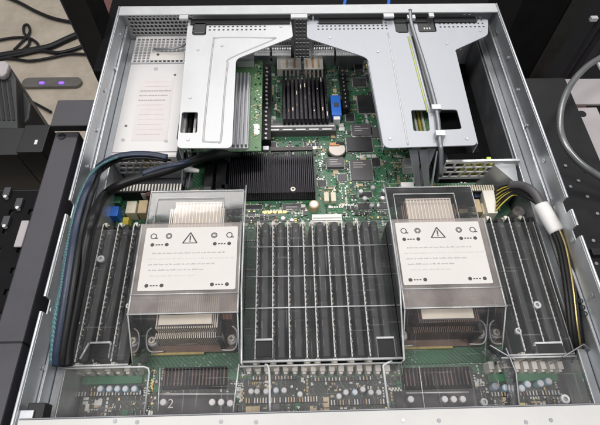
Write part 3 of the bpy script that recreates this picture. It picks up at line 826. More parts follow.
for (a, c) in (((256, 341), (272, 357)), ((378, 339), (394, 357))):
    x0, x1, y0, y1 = pxbox(a[0], a[1], c[0], c[1], 50.6); pocket(B, x0, x1, y0, y1, 50.6)
tray(B, -69, 61, -30.5, 4, 47, 1)
rim([at3(265, 364, 49), at3(269, 370, 49), at3(270, 411, 49)], 1.1, B, sub=4)
rim([at3(239, 364, 49), at3(233, 412, 49)], .7, B)
rim([at3(392, 361, 49), at3(384, 365, 49), at3(384, 372, 49), at3(389, 411, 49)], 1.1, B, sub=4)
rim([at3(240, 215, 60), at3(300, 215, 60)], .4, B)
# --- right baffle
D = thing('air_baffle', 'clear plastic air baffle with white warning label over the right processor', 'air baffle', (140, 60, 12), 'clear air baffles')
cpu_box(D, 64.8, 147.5, (66.6, 141.6, 62.0, 121.4))
dimm_cover(D, 148.6, 204, 8, 132, 46)
x0, x1, y0, y1 = pxbox(537, 344, 563, 357, 46); pocket(D, x0, x1, y0, y1, 46)
tray(D, 143, 205, -30.5, 6, 46, 1)
rim([(148.6, 8, 47.4), (204, 8, 47.4)], .9, D); rim([(204, 8, 47.4), (204, 132, 47.4)], .5, D)
screw_boss(D, 537, 305, 48); screw_boss(D, 518, 331, 48, 2.6); screw_boss(D, 565, 399, 48, 3.4); screw_boss(D, 484, 402, 40, 2.8)
for pts in ([(506, 348), (516, 372), (520, 411)], [(563, 357), (584, 344), (600, 358)], [(490, 345), (515, 360)]):
    P = [at3(px, py, 49) for px, py in pts]; wq = MB()
    for a, c in zip(P, P[1:]):
        d = (Vector(c)-Vector(a)); n = Vector((-d.y, d.x, 0)).normalized()*.7; b4 = [Vector(a)-n, Vector(c)-n, Vector(c)+n, Vector(a)+n]
        wq.hexa([(v.x, v.y, 26) for v in b4], [(v.x, v.y, 49) for v in b4], 'clear_side')
    wq.tube(P, .45, 'clear_rim', 6, sub=1); wq.build('brace', D)
rim([at3(406, 393, 30), at3(469, 392, 30)], .8, D); rim([at3(419, 366, 36), at3(425, 411, 36)], .4, D)
q = MB(); q.box(64, 142, -29, 5.5, 33, 34.2, 'clear_dim'); q.build('lower_plate', D)

# ================================================================== POWER SUPPLY
PS = thing('power_supply', 'white metal power supply with printed label in the rear left corner', 'power supply', (-178, 300, 2))
px0, px1, py0, py1 = -208, -141, 221, 396
q = MB(); q.box(px0, px1, py0, 350, 2, 50, 'psu_white'); q.box(px0, px1, 350, py1, 2, 45.5, 'psu_white'); q.build('case', PS, .7)
hl = [sq(px0+4+c_*4.9, 353.5+r_*4.6, 1.7) for r_ in range(9) for c_ in range(13)]
q = MB(); q.plate([(px0, 350.1), (px1, 350.1), (px1, py1), (px0, py1)], hl, 49, 50, 'vent_light'); q.box(px0, px0+1, 350.1, py1, 36, 49, 'psu_white'); q.build('vent_top', PS)
q = MB(); q.box(px0+.5, px1-.5, 348.6, 350.6, 50, 50.8, 'groove'); q.build('seam', PS)
q = MB(); xy = [at3(154, 49, 53), at3(170, 49, 56), at3(180, 47, 57), at3(188, 43, 57)]; q.tube(xy, 1.1, 'steel_dark', 8); q.build('handle', PS)
r = pxbox(150, 52, 184, 60, 51); q = MB(); q.box(r[0], r[1], r[2], r[3], 50.1, 50.6, 'paper'); q.build('sticker', PS)
x, y = at(158, 54.5, 51); MB().cyl(x, y, 50.6, 51.2, 1.6, 'ink', 10).build('screw', PS)
for px, py, rr, mt in ((156, 69, 2.3, 'groove'), (175, 75, 1.4, 'chip_grey'), (126, 126, 1.5, 'chip_grey'), (123, 140, 1.9, 'groove'), (166, 141, 1.9, 'groove')):
    x, y = at(px, py, 50); MB().ring(x, y, 50, 50.5, rr, rr*.45, mt, 14).build('screw', PS)
r = pxbox(134, 79, 173, 142, 50)
c4 = [at(131, 141, 50), at(167, 141, 50), at(174, 79, 50), at(140, 79, 50)]; q = MB(); q.hexa([(a, b_, 50) for a, b_ in c4], [(a, b_, 50.2) for a, b_ in c4], 'paper_pink'); lb = q.build('label', PS)
q = MB(); yy = r[3]-5
for i in range(12):
    mt = 'ink_grey' if i in (2, 3, 4) else ('ink_red' if i % 2 else 'ink_faint'); xs = r[0]+(7 if i < 2 or i > 5 else 3)-0.0*i; hh = 1.6 if i in (2, 3, 4) else .6
    xe = r[1]-3-rnd.uniform(0, 9); x = xs
    while x < xe:
        w = rnd.uniform(1, 3.6); q.box(x, min(xe, x+w), yy-hh/2, yy+hh/2, 50.2, 50.28, mt); x += w+.5
    yy -= (r[3]-r[2]-8)/12
q.build('printed_text', lb)
hl = []
for r_ in range(3):
    for c_ in range(8): hl.append(rounded(sq(-203+c_*7.4+(2.6 if r_ % 2 else 0), 42-r_*8.4, 2.9, 2.8), 1.1, 2))
q = MB(); q.plate([(-208, 20), (-142, 20), (-142, 48), (-208, 48)], hl, 215, 216.2, 'vent_light', lambda u, v, n: (u, n, v)); q.box(-208, -142, 216.2, 221, 47, 48.6, 'vent_light'); q.build('front_grille', PS)
q = MB()
for k in range(9): q.box(-180+k*4, -176.6+k*4, 216.6, 220.9, 24, 40+rnd.uniform(-7, 4), rnd.choice(('gold', 'yellow', 'tan')))
q.build('coil', PS)

# ================================================================== RISER BRACKETS
def grid(x0, x1, y0, y1, nx, ny, a): return [sq(x0+(x1-x0)*(i+.5)/nx, y0+(y1-y0)*(j+.5)/ny, a) for i in range(nx) for j in range(ny)]
ZB = 80
L = thing('riser_bracket', 'brightly lit metal card bracket beside the power supply, angled right edge', 'riser bracket', (-110, 300, ZB), 'riser card brackets')
Pz = lambda px, py: at(px, py, ZB)
outl = [Pz(188, 20.8), Pz(291, 20.8), Pz(293, 37), Pz(236, 59), Pz(232, 148), Pz(177, 148)]
outl = rounded(outl, [3, 3, 4, 6, 6, 5])
ph = pxbox(199, 17.5, 267, 32, ZB); hl = grid(ph[0], ph[1], ph[2]+1, ph[3]-2, 15, 4, 1.15)
slot = rounded([Pz(182, 112), Pz(198, 112), Pz(197, 133), Pz(180, 133)], 2.5)
lat = rounded([Pz(193, 21), Pz(207, 21), Pz(206, 35), Pz(192, 35)], 2)
q = MB(); q.plate(outl, hl+[slot, lat], ZB-1.2, ZB, 'zinc_lit')
q.build('top_plate', L, 0)
# turned-down edges
def flange(q, pts, drop, mt, z=ZB-1.2, inset=.0):
    for a, c in zip(pts, pts[1:]):
        d = (Vector(c)-Vector(a)); n = Vector((-d.y, d.x)).normalized()*.9
        q.hexa([(a[0], a[1], z-drop), (c[0], c[1], z-drop), (c[0]+n.x, c[1]+n.y, z-drop), (a[0]+n.x, a[1]+n.y, z-drop)], [(a[0], a[1], z), (c[0], c[1], z), (c[0]+n.x, c[1]+n.y, z), (a[0]+n.x, a[1]+n.y, z)], mt)
q = MB(); flange(q, [Pz(188, 22), Pz(177.4, 146)], 22, 'zinc_lit'); q.build('side_flange', L)
q = MB(); zt = ZB+.1
for pts in ([(276, 38), (240, 37.5), (216, 38), (213.5, 42), (209, 80), (203.5, 136), (204.5, 141), (209, 142), (217, 142), (221, 139), (224, 100), (227.5, 66), (231, 58), (268, 42), (276, 38)],):
    q.tube([at3(px, py, ZB+.05) for px, py in pts], .95, 'groove', 6, sub=4, flat=.35)
q.build('pressed_groove', L)
q = MB(); r = pxbox(193, 22, 206, 34, 82); q.box(r[0], r[1], r[2], r[3], 74, 81.5, 'device_grey', 1); q.box(r[0]+2, r[1]-2, r[2]+1, r[2]+3, 81.5, 82.2, 'chip_grey'); q.build('latch', L, .8)
# riser board and heatsinked card hanging under the plate
q = MB(); r = pxbox(179, 112, 199, 134, 60); 
for i in range(4): x = r[0]+(r[1]-r[0])*(i+.5)/4; q.box(x-1.2, x+1.2, r[2]-10, r[3]+10, 30, 66, 'black' if i % 2 == 0 else 'vent_light')
q.box(r[0]-8, r[1]+8, r[2]-12, r[3]+12, 26, 28, 'black_matte')
q.build('riser_slot', L)
EC = thing('expansion_card', 'green expansion card with silver ribbed heatsink below the left bracket', 'expansion card', (-100, 280, 30))
r = pxbox(190, 60, 262, 151, 46); q = MB(); q.box(r[0], r[1], r[2], r[3], 44, 45.6, 'pcb_light'); q.build('circuit_board', EC)
rr = pxbox(231, 68, 249, 144, 56); q = MB(); n = 8
q.box(rr[0]-14, rr[1], rr[2], rr[3]-4, 45.8, 49, 'zinc_lit')
for i in range(n): x = rr[0]-14+(rr[1]-rr[0]+14)*(i+.5)/n; q.box(x-1.0, x+1.0, rr[2]+1, rr[3]-5, 49, 54, 'zinc')
q.build('heatsink', EC, .2)
q = MB()
for k in range(60):
    y = r[2]+4+(r[3]-r[2]-8)*rnd.random(); x = r[1]-1.5-rnd.random()*7; w = rnd.uniform(.4, 1.2); q.box(x-w, x+w, y-w, y+w*.6, 45.6, 46.6, rnd.choice(('ivory', 'tan', 'chip', 'solder', 'green_part')))
o = q.build('small_component', EC); o['kind'] = 'stuff'
q = MB(); q.box(r[1]-8, r[1]-2, r[2]+22, r[2]+36, 45.6, 46.2, 'white_plastic'); q.build('sticker', EC)
r2 = pxbox(237, 56, 254, 66, 48); q = MB(); q.box(r2[0], r2[1], r2[2], r2[3], 46, 54, 'vent_light'); q.build('connector', EC, .4)

for px, py in ((198, 50), (190, 98), (222, 46), (281, 27), (188, 140)):
    x, y = at(px, py, ZB); MB().cyl(x, y, ZB, ZB+.7, 1.5, 'steel', 14, bev=.3).build('rivet', L)
Rb = thing('riser_bracket', 'wide grey metal card bracket over the right rear, notched left edge', 'riser bracket', (110, 300, ZB), 'riser card brackets')
outl = [Pz(307, 20.4), Pz(488, 19.4), Pz(488, 35), Pz(455, 50), Pz(478, 145), Pz(384, 148), Pz(368, 58), Pz(307, 38)]
outl = rounded(outl, [2, 3, 5, 3, 6, 7, 7, 4])
ph = pxbox(316, 17.5, 388, 31, ZB); hl = grid(ph[0], ph[1], ph[2]+1, ph[3]-2, 17, 4, 1.1)
ph = pxbox(437, 14.5, 484, 29, ZB); hl += grid(ph[0], ph[1], ph[2]+1, ph[3]-2, 11, 4, 1.1)
slotA = rounded([Pz(411, 110), Pz(428, 110), Pz(430, 131), Pz(413.5, 131)], 2.5)
slotB = rounded([Pz(436, 109.5), Pz(457, 109.5), Pz(462, 129), Pz(440, 130)], 3)
latA = rounded([Pz(393, 18.5), Pz(407, 18.5), Pz(409, 33), Pz(397, 33)], 3); latB = rounded([Pz(416, 18.5), Pz(434, 18.5), Pz(437, 32), Pz(419, 32.5)], 3)
q = MB(); q.plate(outl, hl+[slotA, slotB, latA, latB], ZB-1.2, ZB, 'zinc'); q.build('top_plate', Rb)
q = MB(); flange(q, [Pz(455.4, 51), Pz(477.6, 143)], 14, 'zinc'); q.build('side_flange', Rb); q = MB(); flange(q, [Pz(384.4, 146), Pz(368.4, 60)], 6, 'zinc'); q.build('side_flange', Rb)
for px, py in ((330, 38), (378, 52), (390, 139), (467, 139), (447, 44), (480, 31)):
    x, y = at(px, py, ZB); MB().cyl(x, y, ZB, ZB+.7, 1.5, 'steel', 14, bev=.3).build('rivet', Rb)
q = MB(); q.tube([at3(388, 33, ZB), at3(397, 85, ZB), at3(408, 145, ZB)], .9, 'zinc_lit', 8, flat=.6); q.build('bend_highlight', Rb)  # highlight along the bend laid on as a paler strip
for (px, py, qx, qy) in ((394, 19.5, 408, 32), (417, 19.5, 435, 31.5)):
    q = MB(); r = pxbox(px, py, qx, qy, 81); q.box(r[0], r[1], r[2], r[3], 73, 80.4, 'device_grey', 1)
    if px > 410:
        for k in range(3): q.box(r[0]+7+k*3, r[0]+8.6+k*3, r[2]+4, r[2]+7, 80.4, 80.8, 'vent_light')
    q.build('latch', Rb, .8)
q = MB()
p0, p1 = at(410, 12, 87), at(441, 148, 87)
p2 = at(441, 186, 60)
q.hexa([(p1[0], p2[1], 12), (p1[0]+1.2, p2[1], 12), (p1[0]+1.2, p1[1], 60), (p1[0], p1[1], 60)], [(p1[0]-3, p2[1], 40), (p1[0]-1.8, p2[1], 40), (p1[0]-1.8, p1[1], 82), (p1[0]-3, p1[1], 82)], 'steel')
q.tube([at3(410, 10, 87), at3(412, 26, 84), at3(424, 64, 83), at3(436, 108, 83), at3(440, 140, 83), at3(441, 152, 78), at3(441, 176, 55)], 2.3, 'steel_dark', 10, flat=.8)
for px, py in ((411, 18), (436, 108), (440, 134)):
    x, y = at(px, py, 84); q.box(x-4.5, x+4.5, y-3, y+3, 80.2, 86, 'steel')
q.build('divider', Rb)
q = MB()
for (dx, mt, rr) in ((-4.5, 'chip', .9), (-7, 'vent_light', .8), (-9.3, 'yellow_green', .6)):
    a = at(411, 36, ZB+1); c = at(431, 112, ZB+1)
    q.tube([(a[0]+dx+6, a[1], ZB+.4), (c[0]+dx+6, c[1], ZB+.4)], rr, mt, 6, sub=1)
q.build('seam', Rb)
for (a, c, x) in (((414, 150), (419, 185), 0), ((424, 150), (428, 186), 1), ((432, 149), (420, 184), 2)):
    A0 = at(a[0], a[1], 70); C0 = at(c[0], c[1], 18)
    q = MB(); q.hexa([(A0[0]-5, A0[1], 70), (A0[0]+4, A0[1], 70), (A0[0]+4, A0[1]+1.5, 70), (A0[0]-5, A0[1]+1.5, 70)], [(C0[0]-3, C0[1], 14), (C0[0]+3, C0[1], 14), (C0[0]+3, C0[1]+1.5, 14), (C0[0]-3, C0[1]+1.5, 14)], 'zinc'); q.build('card_guide', Rb, .2)
q = MB(); r = pxbox(410, 108, 432, 133, 60); q.box(r[0]-4, r[1]+3, r[2]-8, r[3]+8, 58, 59.4, 'pcb_light')
for k in range(3): q.box(r[0]+4+k*4, r[0]+6+k*4, r[2], r[3], 59.4, 62, ('vent_light', 'yellow', 'ivory')[k])
q.build('riser_board', Rb)
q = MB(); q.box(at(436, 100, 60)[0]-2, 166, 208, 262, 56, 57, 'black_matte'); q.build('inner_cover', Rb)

# ================================================================== CABLES
def cable(name, pts, r, mt, label, flat=1., cat='cable', group=None):
    q = MB(); q.tube([atx(p[0], p[1], -p[3]) if len(p) == 4 else at3(*p) for p in pts], r, mt, 10, flat=flat, sub=6)
    return tag(q.build(name), label, cat, group)
cable('flat_cable', [(167, 157, 66), (150, 154, 66), (130, 154, 65), (112, 158, 63), (97, 168, 60), (90, 182, 0, 199), (82, 202, 0, 198), (75, 230, 0, 197), (69, 268, 0, 197), (63, 308, 0, 199), (57, 348, 0, 202), (56, 366, 0, 203)], 3.2, 'navy', 'dark blue flat cable arching along the front of the power supply', .5)
cable('flat_cable', [(167, 160, 62), (148, 157.5, 62), (130, 158, 61), (114, 162, 59), (100, 172, 56), (94, 187, 0, 194), (88, 206, 0, 193), (81, 234, 0, 192), (75, 272, 0, 192), (69, 312, 0, 194), (63, 350, 0, 197), (62, 366, 0, 198)], 2.6, 'black', 'black cable hugging the underside of the blue flat cable', .7)
cable('signal_cable', [(240, 153, 34), (222, 154, 44), (205, 157, 50), (186, 163, 56), (165, 171, 58), (140, 178, 58), (120, 185, 56), (104, 196, 52), (95, 214, 0, 185), (88, 238, 0, 187), (82, 272, 0, 190), (75, 310, 0, 193), (68, 348, 0, 196), (67, 366, 0, 196)], 4.6, 'black', 'thick black cable curving from the big black heatsink to the left wall')
cable('signal_cable', [(236, 150, 36), (214, 152, 46), (196, 158, 54), (182, 163, 60), (160, 168, 62), (142, 174, 62)], 3.0, 'navy', 'navy cable lying across the thick black cable near the left bracket', .8)
cable('braided_cable', [(118, 157, 68), (104, 163, 66), (93, 172, 0, 205), (84, 187, 0, 206.5), (76, 208, 0, 207), (68, 245, 0, 208), (62, 285, 0, 207), (57, 308, 0, 207), (54, 332, 0, 207), (52, 364, 0, 206)], lambda f: 1.3+1.1*f, 'teal_weave', 'thin teal woven cable running beside the left case wall', .8)
t = tag(MB().tube([at3(186, 169, 40), at3(192, 170, 42), at3(199, 171, 40)], lambda f: 3.5-1.5*f, 'white_plastic', 12).build('cable_plug'), 'white rounded cable plug below the left bracket', 'plug')
q = MB()
for k in range(3): q.tube([at3(182+k*4, 150, 60), at3(183+k*4.5, 165, 40), at3(181+k*3, 190, 16)], .9, 'zinc' if k != 1 else 'chip', 8)
tag(q.build('wire_group'), 'thin grey wires hanging below the left bracket corner', 'wires')

H = thing('power_harness', 'black and yellow power wire bundle with white sleeve by right wall', 'power harness', (170, 160, 20))
r = pxbox(487, 190, 497, 213, 30)
q = MB(); q.hexa([(r[0]-2, r[2], 12), (r[1]-2, r[2], 12), (r[1]+2, r[3], 12), (r[0], r[3], 12)], [(r[0]-2, r[2], 30), (r[1]-2, r[2], 30), (r[1], r[3], 30), (r[0]-2, r[3], 30)], 'ivory'); q.build('connector', H, .6)
for k in range(12):
    mt = 'black' if k % 2 == 0 else 'yellow'
    s_ = k/11
    a = (497-1.5*s_+ (0 if k % 2 else 1), 189+s_*22, 31)
    q = MB(); q.tube([at3(*a), at3(505+rnd.uniform(-1, 1), 186+s_*15, 40), at3(514, 186+s_*9, 47), at3(527+rnd.uniform(-1, 1), 190+s_*8, 56+rnd.uniform(-2, 2)), at3(541, 201+s_*6, 62+rnd.uniform(-2, 2))], (1.35 if mt == 'black' else .75), mt, 8); q.build('wire', H)
q = MB(); q.tube([at3(510, 185, 44), at3(523, 186, 54), at3(534, 193, 62), at3(543, 208, 64)], 4.2, 'chip_grey', 12); q.build('jacket', H)
q = MB(); q.tube([at3(541, 205, 64), at3(549, 219, 64), at3(557, 232, 63)], 7.4, 'white_plastic', 18, flat=.8); q.build('sleeve', H)
for k in range(9):
    an = k*2*math.pi/9; dx, dz = 4.6*math.cos(an), 3.6*math.sin(an)
    if k == 8: dx = dz = 0
    P = [(553, 224, 63), (562, 246, 62), (567, 270, 60), (571, 298, 56), (574, 325, 50), (577, 346, 42), (578, 362, 30)]
    q = MB(); q.tube([(at(px, py, z)[0]+dx, at(px, py, z)[1], z+dz) for px, py, z in P], (2.2 if k not in (2, 5) else 1.2), 'black' if k not in (2, 5) else 'gold', 8); q.build('wire', H)
q = MB(); x, y = at(519, 211, 34); q.cyl(x, y, 18, 34, 6, 'clear_frost', 14); q.box(x-5, x+6, y-4, y+4, 14, 28, 'chip_grey'); q.build('terminal_boot', H, .5)

# ================================================================== AROUND THE SERVER
# left slide rail and its end bracket
def px_rail(name, pts, z0, z1, mt, label, cat):
    q = MB(); b4 = [at(px, py, z1) for px, py in pts]
    q.hexa([(x, y, z0) for x, y in b4], [(x, y, z1) for x, y in b4], mt); return tag(q.build(name, None, 1.2), label, cat)
xa = [at(53, 130, 60)[0], at(76, 130, 60)[0]]
RL = thing('slide_rail', 'long dark grey rack rail running beside the left case wall', 'rack rail', (-260, 80, 30))
q = MB(); q.box(-267, -243, -140, 244, 20, 56, 'rail_grey'); q.build('rail_body', RL, 1.5)
q = MB(); q.box(-243, -226, -140, 244, -20, 20, 'black'); q.build('inner_channel', RL)
q = MB(); q.box(-267.4, -242.6, 25, 26.4, 20, 56.6, 'black'); q.build('seam', RL)
q = MB(); r = pxbox(55, 100, 95, 125, 66); q.box(r[0]-1, r[1]-2, r[2], r[3], 63, 66, 'rail_grey'); q.box(r[0]-1, r[1]-2, r[2]-1.5, r[2], 58, 66.4, 'black_metal'); bk = q.build('end_plate', RL, .6)
x, y = at(61.5, 136, 57); q = MB(); q.cyl(x, y, 56, 56.8, 4, 'black', 16); q.build('hole', RL)
q = MB(); q.box(-238, -226, 246, 262, 30, 56, 'black'); q.tube([(-236, 250, 57), (-230, 253, 59), (-227, 250, 57)], 1.6, 'silver', 8); q.build('catch', RL, .5)

# black rack gear at far left
LG = thing('rack_bay', 'black perforated rack section at the left edge, with small metal catches', 'rack', (-330, 150, -50))
q = MB(); q.box(-420, -272, -100, 205, -60, 10, 'black'); q.build('side_plate', LG, 2)
q = MB(); hl = [sq(-415+i*20, 20+j*22, 2.2, 3) for i in range(7) for j in range(8)]; q.plate([(-425, 10), (-275, 10), (-275, 200), (-425, 200)], hl, 10, 13, 'black_matte'); q.build('perforated_cover', LG, .5)
for px, py in ((29, 148), (7, 193), (15, 150), (19, 204), (6, 222)):
    x, y = at(px, py, 16); q = MB(); q.box(x-4, x+3, y-4, y+7, 13, 17, 'rail_grey'); q.cyl(x, y-5, 13, 18, 2, 'solder', 10); q.build('catch', LG, .6)
x, y = at(22, 235, 14); MB().box(x-4, x+4, y-14, y+16, 13.2, 16, 'mauve').build('strap', LG, 1)
x, y = at(38, 150, 14); MB().box(x-3, x+3, y-12, y+18, 13.2, 16, 'tan').build('strap', LG, 1)
BX = thing('black_box', 'small black open box standing left of the rail end plate', 'box', (-330, 290, 0))
x0, y1 = at(12, 125, 30); x1, y0 = at(38, 141, 30)
q = MB(); q.box(x0-60, x1-20, y0-15, y1, -60, 26, 'black_metal'); q.build('body', BX, 1.5)
q = MB(); q.box(x1-19.9, x1+8, y0-15, y1, -60, 30, 'black'); q.build('flap', BX, 1)
x, y = at(30, 150, 30); MB().box(x1-3, x1, y0-5, y0+1, 30, 30.6, 'vent_light').build('sticker', BX)

# dark grey tilted device with white cap
DV = thing('ups_unit', 'dark grey slanted equipment housing with white cap in the left corner', 'equipment', (-520, 420, -60))
def prism_px(q, pts, ztop, zbot, mt):
    t4 = [at(px, py, ztop) for px, py in pts]; n = len(t4)
    vs = [(x, y, ztop) for x, y in t4]+[(x, y, zbot) for x, y in t4]
    q.add(vs, [tuple(range(n)), tuple(range(2*n-1, n-1, -1))]+[(i, (i+1) % n, n+(i+1) % n, n+i) for i in range(n)], mt)
q = MB(); prism_px(q, [(-40, 68), (10, 66), (16, 78), (18, 128), (-40, 128)], -40, -80, 'device_grey'); q.build('housing', DV, 3)
q = MB(); prism_px(q, [(14, 72), (22, 88), (31, 103), (29, 118), (20, 128), (10, 120)], -60, -300, 'device_grey'); q.build('side_wing', DV, 3)
q = MB(); prism_px(q, [(-10, 61), (5, 60), (9, 64), (6, 73), (2, 76), (-10, 74)], -30, -39.9, 'mauve'); q.build('cap', DV, 3)
q = MB()
for k in range(4): prism_px(q, [(-8+k*5, 80), (-5+k*5, 80), (0+k*5, 120), (-3+k*5, 120)], -39.0, -39.9, 'black_metal')
q.build('rib', DV)

# light strip lying on the floor
r = pxbox(23, 79, 82, 88, -745)
LS = thing('light_strip', 'grey rounded strip with two glowing violet lights lying on the floor', 'light strip', ((r[0]+r[1])/2, (r[2]+r[3])/2, -750))
q = MB(); hh = (r[3]-r[2])/2; q.plate(rrect(r[0], r[1], r[2], r[3], hh*.98, 8), [], -750, -738, 'grey_strip'); q.build('strip_body', LS, 3)
for px in (42, 61.5):
    x, y = at(px, 83.2, -738); q = MB(); q.plate([(x+9*math.cos(i*.5236), y+5.5*math.sin(i*.5236)) for i in range(12)], [], -738, -735, 'led'); q.build('light', LS)
# floor cables
FC = 'black cables on the floor'
def fcable(pts, r, label): 
    q = MB(); q.tube([at3(px, py, -742) for px, py in pts], r, 'black', 8, sub=6); return tag(q.build('floor_cable'), label, 'cable', FC)
fcable([(6, -3), (20, 3), (35, 11), (52, 18), (70, 22), (92, 25)], 6.5, 'single black cable sagging across the beige floor at the top left')
fcable([(-5, 57), (12, 54), (30, 51), (50, 47), (66, 40), (80, 34), (95, 29)], 12, 'thickest black cable of the bundle on the floor, bending up to the right')
fcable([(-5, 60), (20, 55), (40, 51), (58, 53), (72, 50), (84, 46), (96, 42)], 7, 'middle black cable leaving the bundle toward the rack post')
fcable([(-5, 58), (14, 59), (30, 61), (50, 58), (70, 54), (98, 55)], 5, 'lowest thin black cable of the floor bundle')
fcable([(-5, 41), (12, 38), (28, 38), (37, 43), (37, 48), (26, 50), (12, 54), (-5, 56)], 5, 'thin black cable making a wide bend above the floor bundle')
fcable([(14, 50), (22, 42), (27, 37), (30, 31), (28, 25), (24, 26), (24, 33), (28, 37), (29, 44), (20, 52)], 4.5, 'thin black cable tied in a small upright loop')
fcable([(30, 101), (38, 105), (51, 112)], 5, 'short black cable end between the grey housing and rail plate')

# left rear rack post with pale edge, maroon cabinet behind
def post(px, py, z, hx, hy, zb, zt, mt, name, label, cat, edge=None):
    x, y = at(px, py, z); t = thing(name, label, cat, (x, y, zb))
    q = MB(); q.box(x-hx, x+hx, y-hy, y+hy, zb, zt, mt); q.build('upright', t, 1)
    if edge: q = MB(); q.box(x-hx-2.4, x-hx-.1, y-hy, y-hy+4, zb, zt, edge); q.build('edge_strip', t, .5)
    return t
post(92, 20, 0, 16, 26, -750, 330, 'black', 'rack_post', 'black upright rack post with pale edge behind the left rear corner', 'rack post', 'rail_grey')
MC = thing('cabinet', 'dark reddish brown cabinet behind the left rear corner of the server', 'cabinet', (-420, 800, -750))
q = MB(); x0, y0 = at(93, 30, -120); q.box(x0, -120, y0, y0+330, -750, -120, 'maroon'); q.build('carcass', MC, 4)
q = MB(); q.box(x0+2, -120, y0-3, y0-.2, -150, -140, 'black'); q.build('shadow_gap', MC)
LSv = thing('dark_backing', 'black backing case added below and behind the open server to keep gaps dark', 'server', (0, 460, -120))
q = MB(); q.box(-222, 222, -200, 405, -110, -14, 'black_matte'); q.box(-285, 222, 405.1, 640, -110, -12, 'black_matte'); q.build('case', LSv, 2)  # added so the side gap and rear panel holes look dark
q = MB()
for k in range(6): q.box(-200+k*70, -150+k*70, 600, 630, -14, -8, 'chip_grey' if k % 2 else 'rail_grey')
q.build('rear_module', LSv, 1)
for (px, qx, lb) in ((346, 341, 'left blue network cable rising behind the rear flange'), (389, 386, 'right blue network cable rising behind the rear flange')):
    q = MB(); q.tube([at3(px, -6, 20), at3((px+qx)/2+1, 4, 30), at3(qx, 13, 36)], 2.4, 'blue', 8); tag(q.build('network_cable'), lb, 'cable', 'blue network cables')

# right side
GP = thing('mauve_panel', 'mauve grey panel seen behind the right rear corner', 'panel', (330, 640, -300))  # flat mauve sheet added to fill the patch beside the black upright
q = MB(); x0, y1 = at(494, -8, -200); x1, y0 = at(529, 45, -200); q.box(x0-60, x1, y0-60, y1+60, -230, -200, 'mauve'); q.build('sheet', GP, 2)
def upright(pxa, pxb, dy, mt, label):
    x0, y0 = at(pxa, 0, 0); x1, _ = at(pxb, 0, 0); t = thing('rack_post', label, 'rack post', ((x0+x1)/2, y0+dy/2, -750))
    MB().box(x0, x1, y0, y0+dy, -750, 300, mt).build('upright', t, 1.5)
upright(524, 572, 110, 'black_matte', 'broad black rack upright behind the right rear corner')
upright(573, 591, 22, 'rack_olive', 'narrow olive grey rack upright next to the broad black one')
RC = thing('rack_cabinet', 'black rack side at the right with grey mounting arms', 'rack cabinet', (420, 300, -200))
q = MB(); q.box(312, 800, 120, 900, -300, -190, 'black_matte'); q.build('side_panel', RC, 2)
q = MB()
for (px, py, a) in ((590, 40, 0), (596, 46, 1)):
    x, y = at(px, py, -40); q.box(x-5, x+5, y-6, y+6, -200, 0, 'rail_grey')
q.build('rod', RC, 1)
x, y = at(594, 17, 0); MB().box(x-4, x+6, y-3, y+3, -6, 0, 'vent_light').build('clip', RC, .5)
MB().box(350, 470, 400, 520, -190, -150, 'maroon').build('inner_box', RC, 2)
SB = thing('mounting_plate', 'mauve grey flat mounting plate inside the right loop of hose', 'plate', (350, 345, 0))
q = MB(); x0, y1 = at(553, 79, 0); _, y0 = at(575, 104, 0); q.box(x0, 480, y0, y1, -4, 0, 'mauve'); q.build('sheet', SB, 1)
MB().box(385, 410, y1+18, y1+30, -4, 0, 'vent_light').build('tab', SB, 1)
SA = thing('steel_bar', 'grey steel bar with round black hole at the right edge', 'bar', (340, 270, 0))
q = MB(); x0, y1 = at(568, 107, 0); q.box(x0, x0+36, 130, y1-1, -4, 0, 'mauve'); q.build('sheet', SA, 1)
x, y = at(582, 114, 0); MB().cyl(x, y, 0, .6, 5, 'black', 18).build('hole', SA)
RR = thing('slide_rail', 'black rack rail with small shiny screws beside the right case wall', 'rack rail', (256, 120, 20))
q = MB(); q.box(226, 300, -140, 330, 4, 40, 'black'); q.build('rail_body', RR, 1.5)
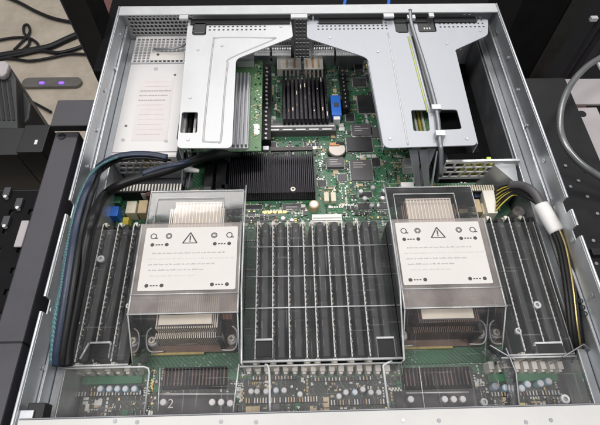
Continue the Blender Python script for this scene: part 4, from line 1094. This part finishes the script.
q = MB(); q.box(226, 240, 20, 262, 40, 43, 'black_metal'); q.build('inner_channel', RR, .6)
for (px, py) in ((566, 165), (588, 196), (598, 213), (571, 186), (586, 170), (594, 240), (597, 263), (579, 180)):
    x, y = at(px, py, 42); q = MB(); q.cyl(x, y, 40, 41.2, 1.7, 'steel_dark', 10); q.build('screw', RR)
q = MB(); x, y = at(597, 253, 44); q.box(x-6, x+14, y-3, y+4, 40, 47, 'black_metal'); q.build('catch', RR, .6)
cable('metal_hose', [(622, 46, 70), (600, 58, 74), (584, 69, 76), (570, 86, 76), (561.5, 107, 76), (560, 128, 74), (566, 146, 70), (580, 163, 64), (602, 178, 56), (630, 194, 50)], 3.4, 'hose', 'shiny grey hose looping over the mounting plate on the right', 1., 'hose')


# ================================================================== LIGHT
w = bpy.data.worlds.new('World'); S.world = w; w.use_nodes = True
bg = w.node_tree.nodes['Background']; bg.inputs['Color'].default_value = (.86, .90, 1, 1); bg.inputs['Strength'].default_value = .30
def lamp(name, loc, size, sizey, power, col=(1, .97, .93), target=(0, .15, 0)):
    ld = bpy.data.lights.new(name, 'AREA'); ld.shape = 'RECTANGLE'; ld.size = size; ld.size_y = sizey; ld.energy = power; ld.color = col
    o = bpy.data.objects.new(name, ld); COL.objects.link(o); o.location = loc
    o.rotation_euler = (Vector(target)-Vector(loc)).to_track_quat('-Z', 'Y').to_euler(); return o
lamp('ceiling_lamp', (-.2, 1.74, 2.3), 3.3, .34, 36)
lamp('ceiling_lamp', (.5, 3.1, 2.3), 1.6, .4, 12)
lamp('ceiling_lamp', (-.8, -.3, 2.2), .4, 1.0, 24)
lamp('ceiling_lamp', (.9, -.3, 2.2), .4, 1.0, 20)
S.render.engine = 'CYCLES'
S.cycles.transparent_max_bounces = 40; S.cycles.max_bounces = 10; S.cycles.use_denoising = True
S.cycles.caustics_reflective = False; S.cycles.caustics_refractive = False
S.view_settings.view_transform = 'Standard'; S.view_settings.look = 'None'; S.view_settings.exposure = 0; S.view_settings.gamma = 1
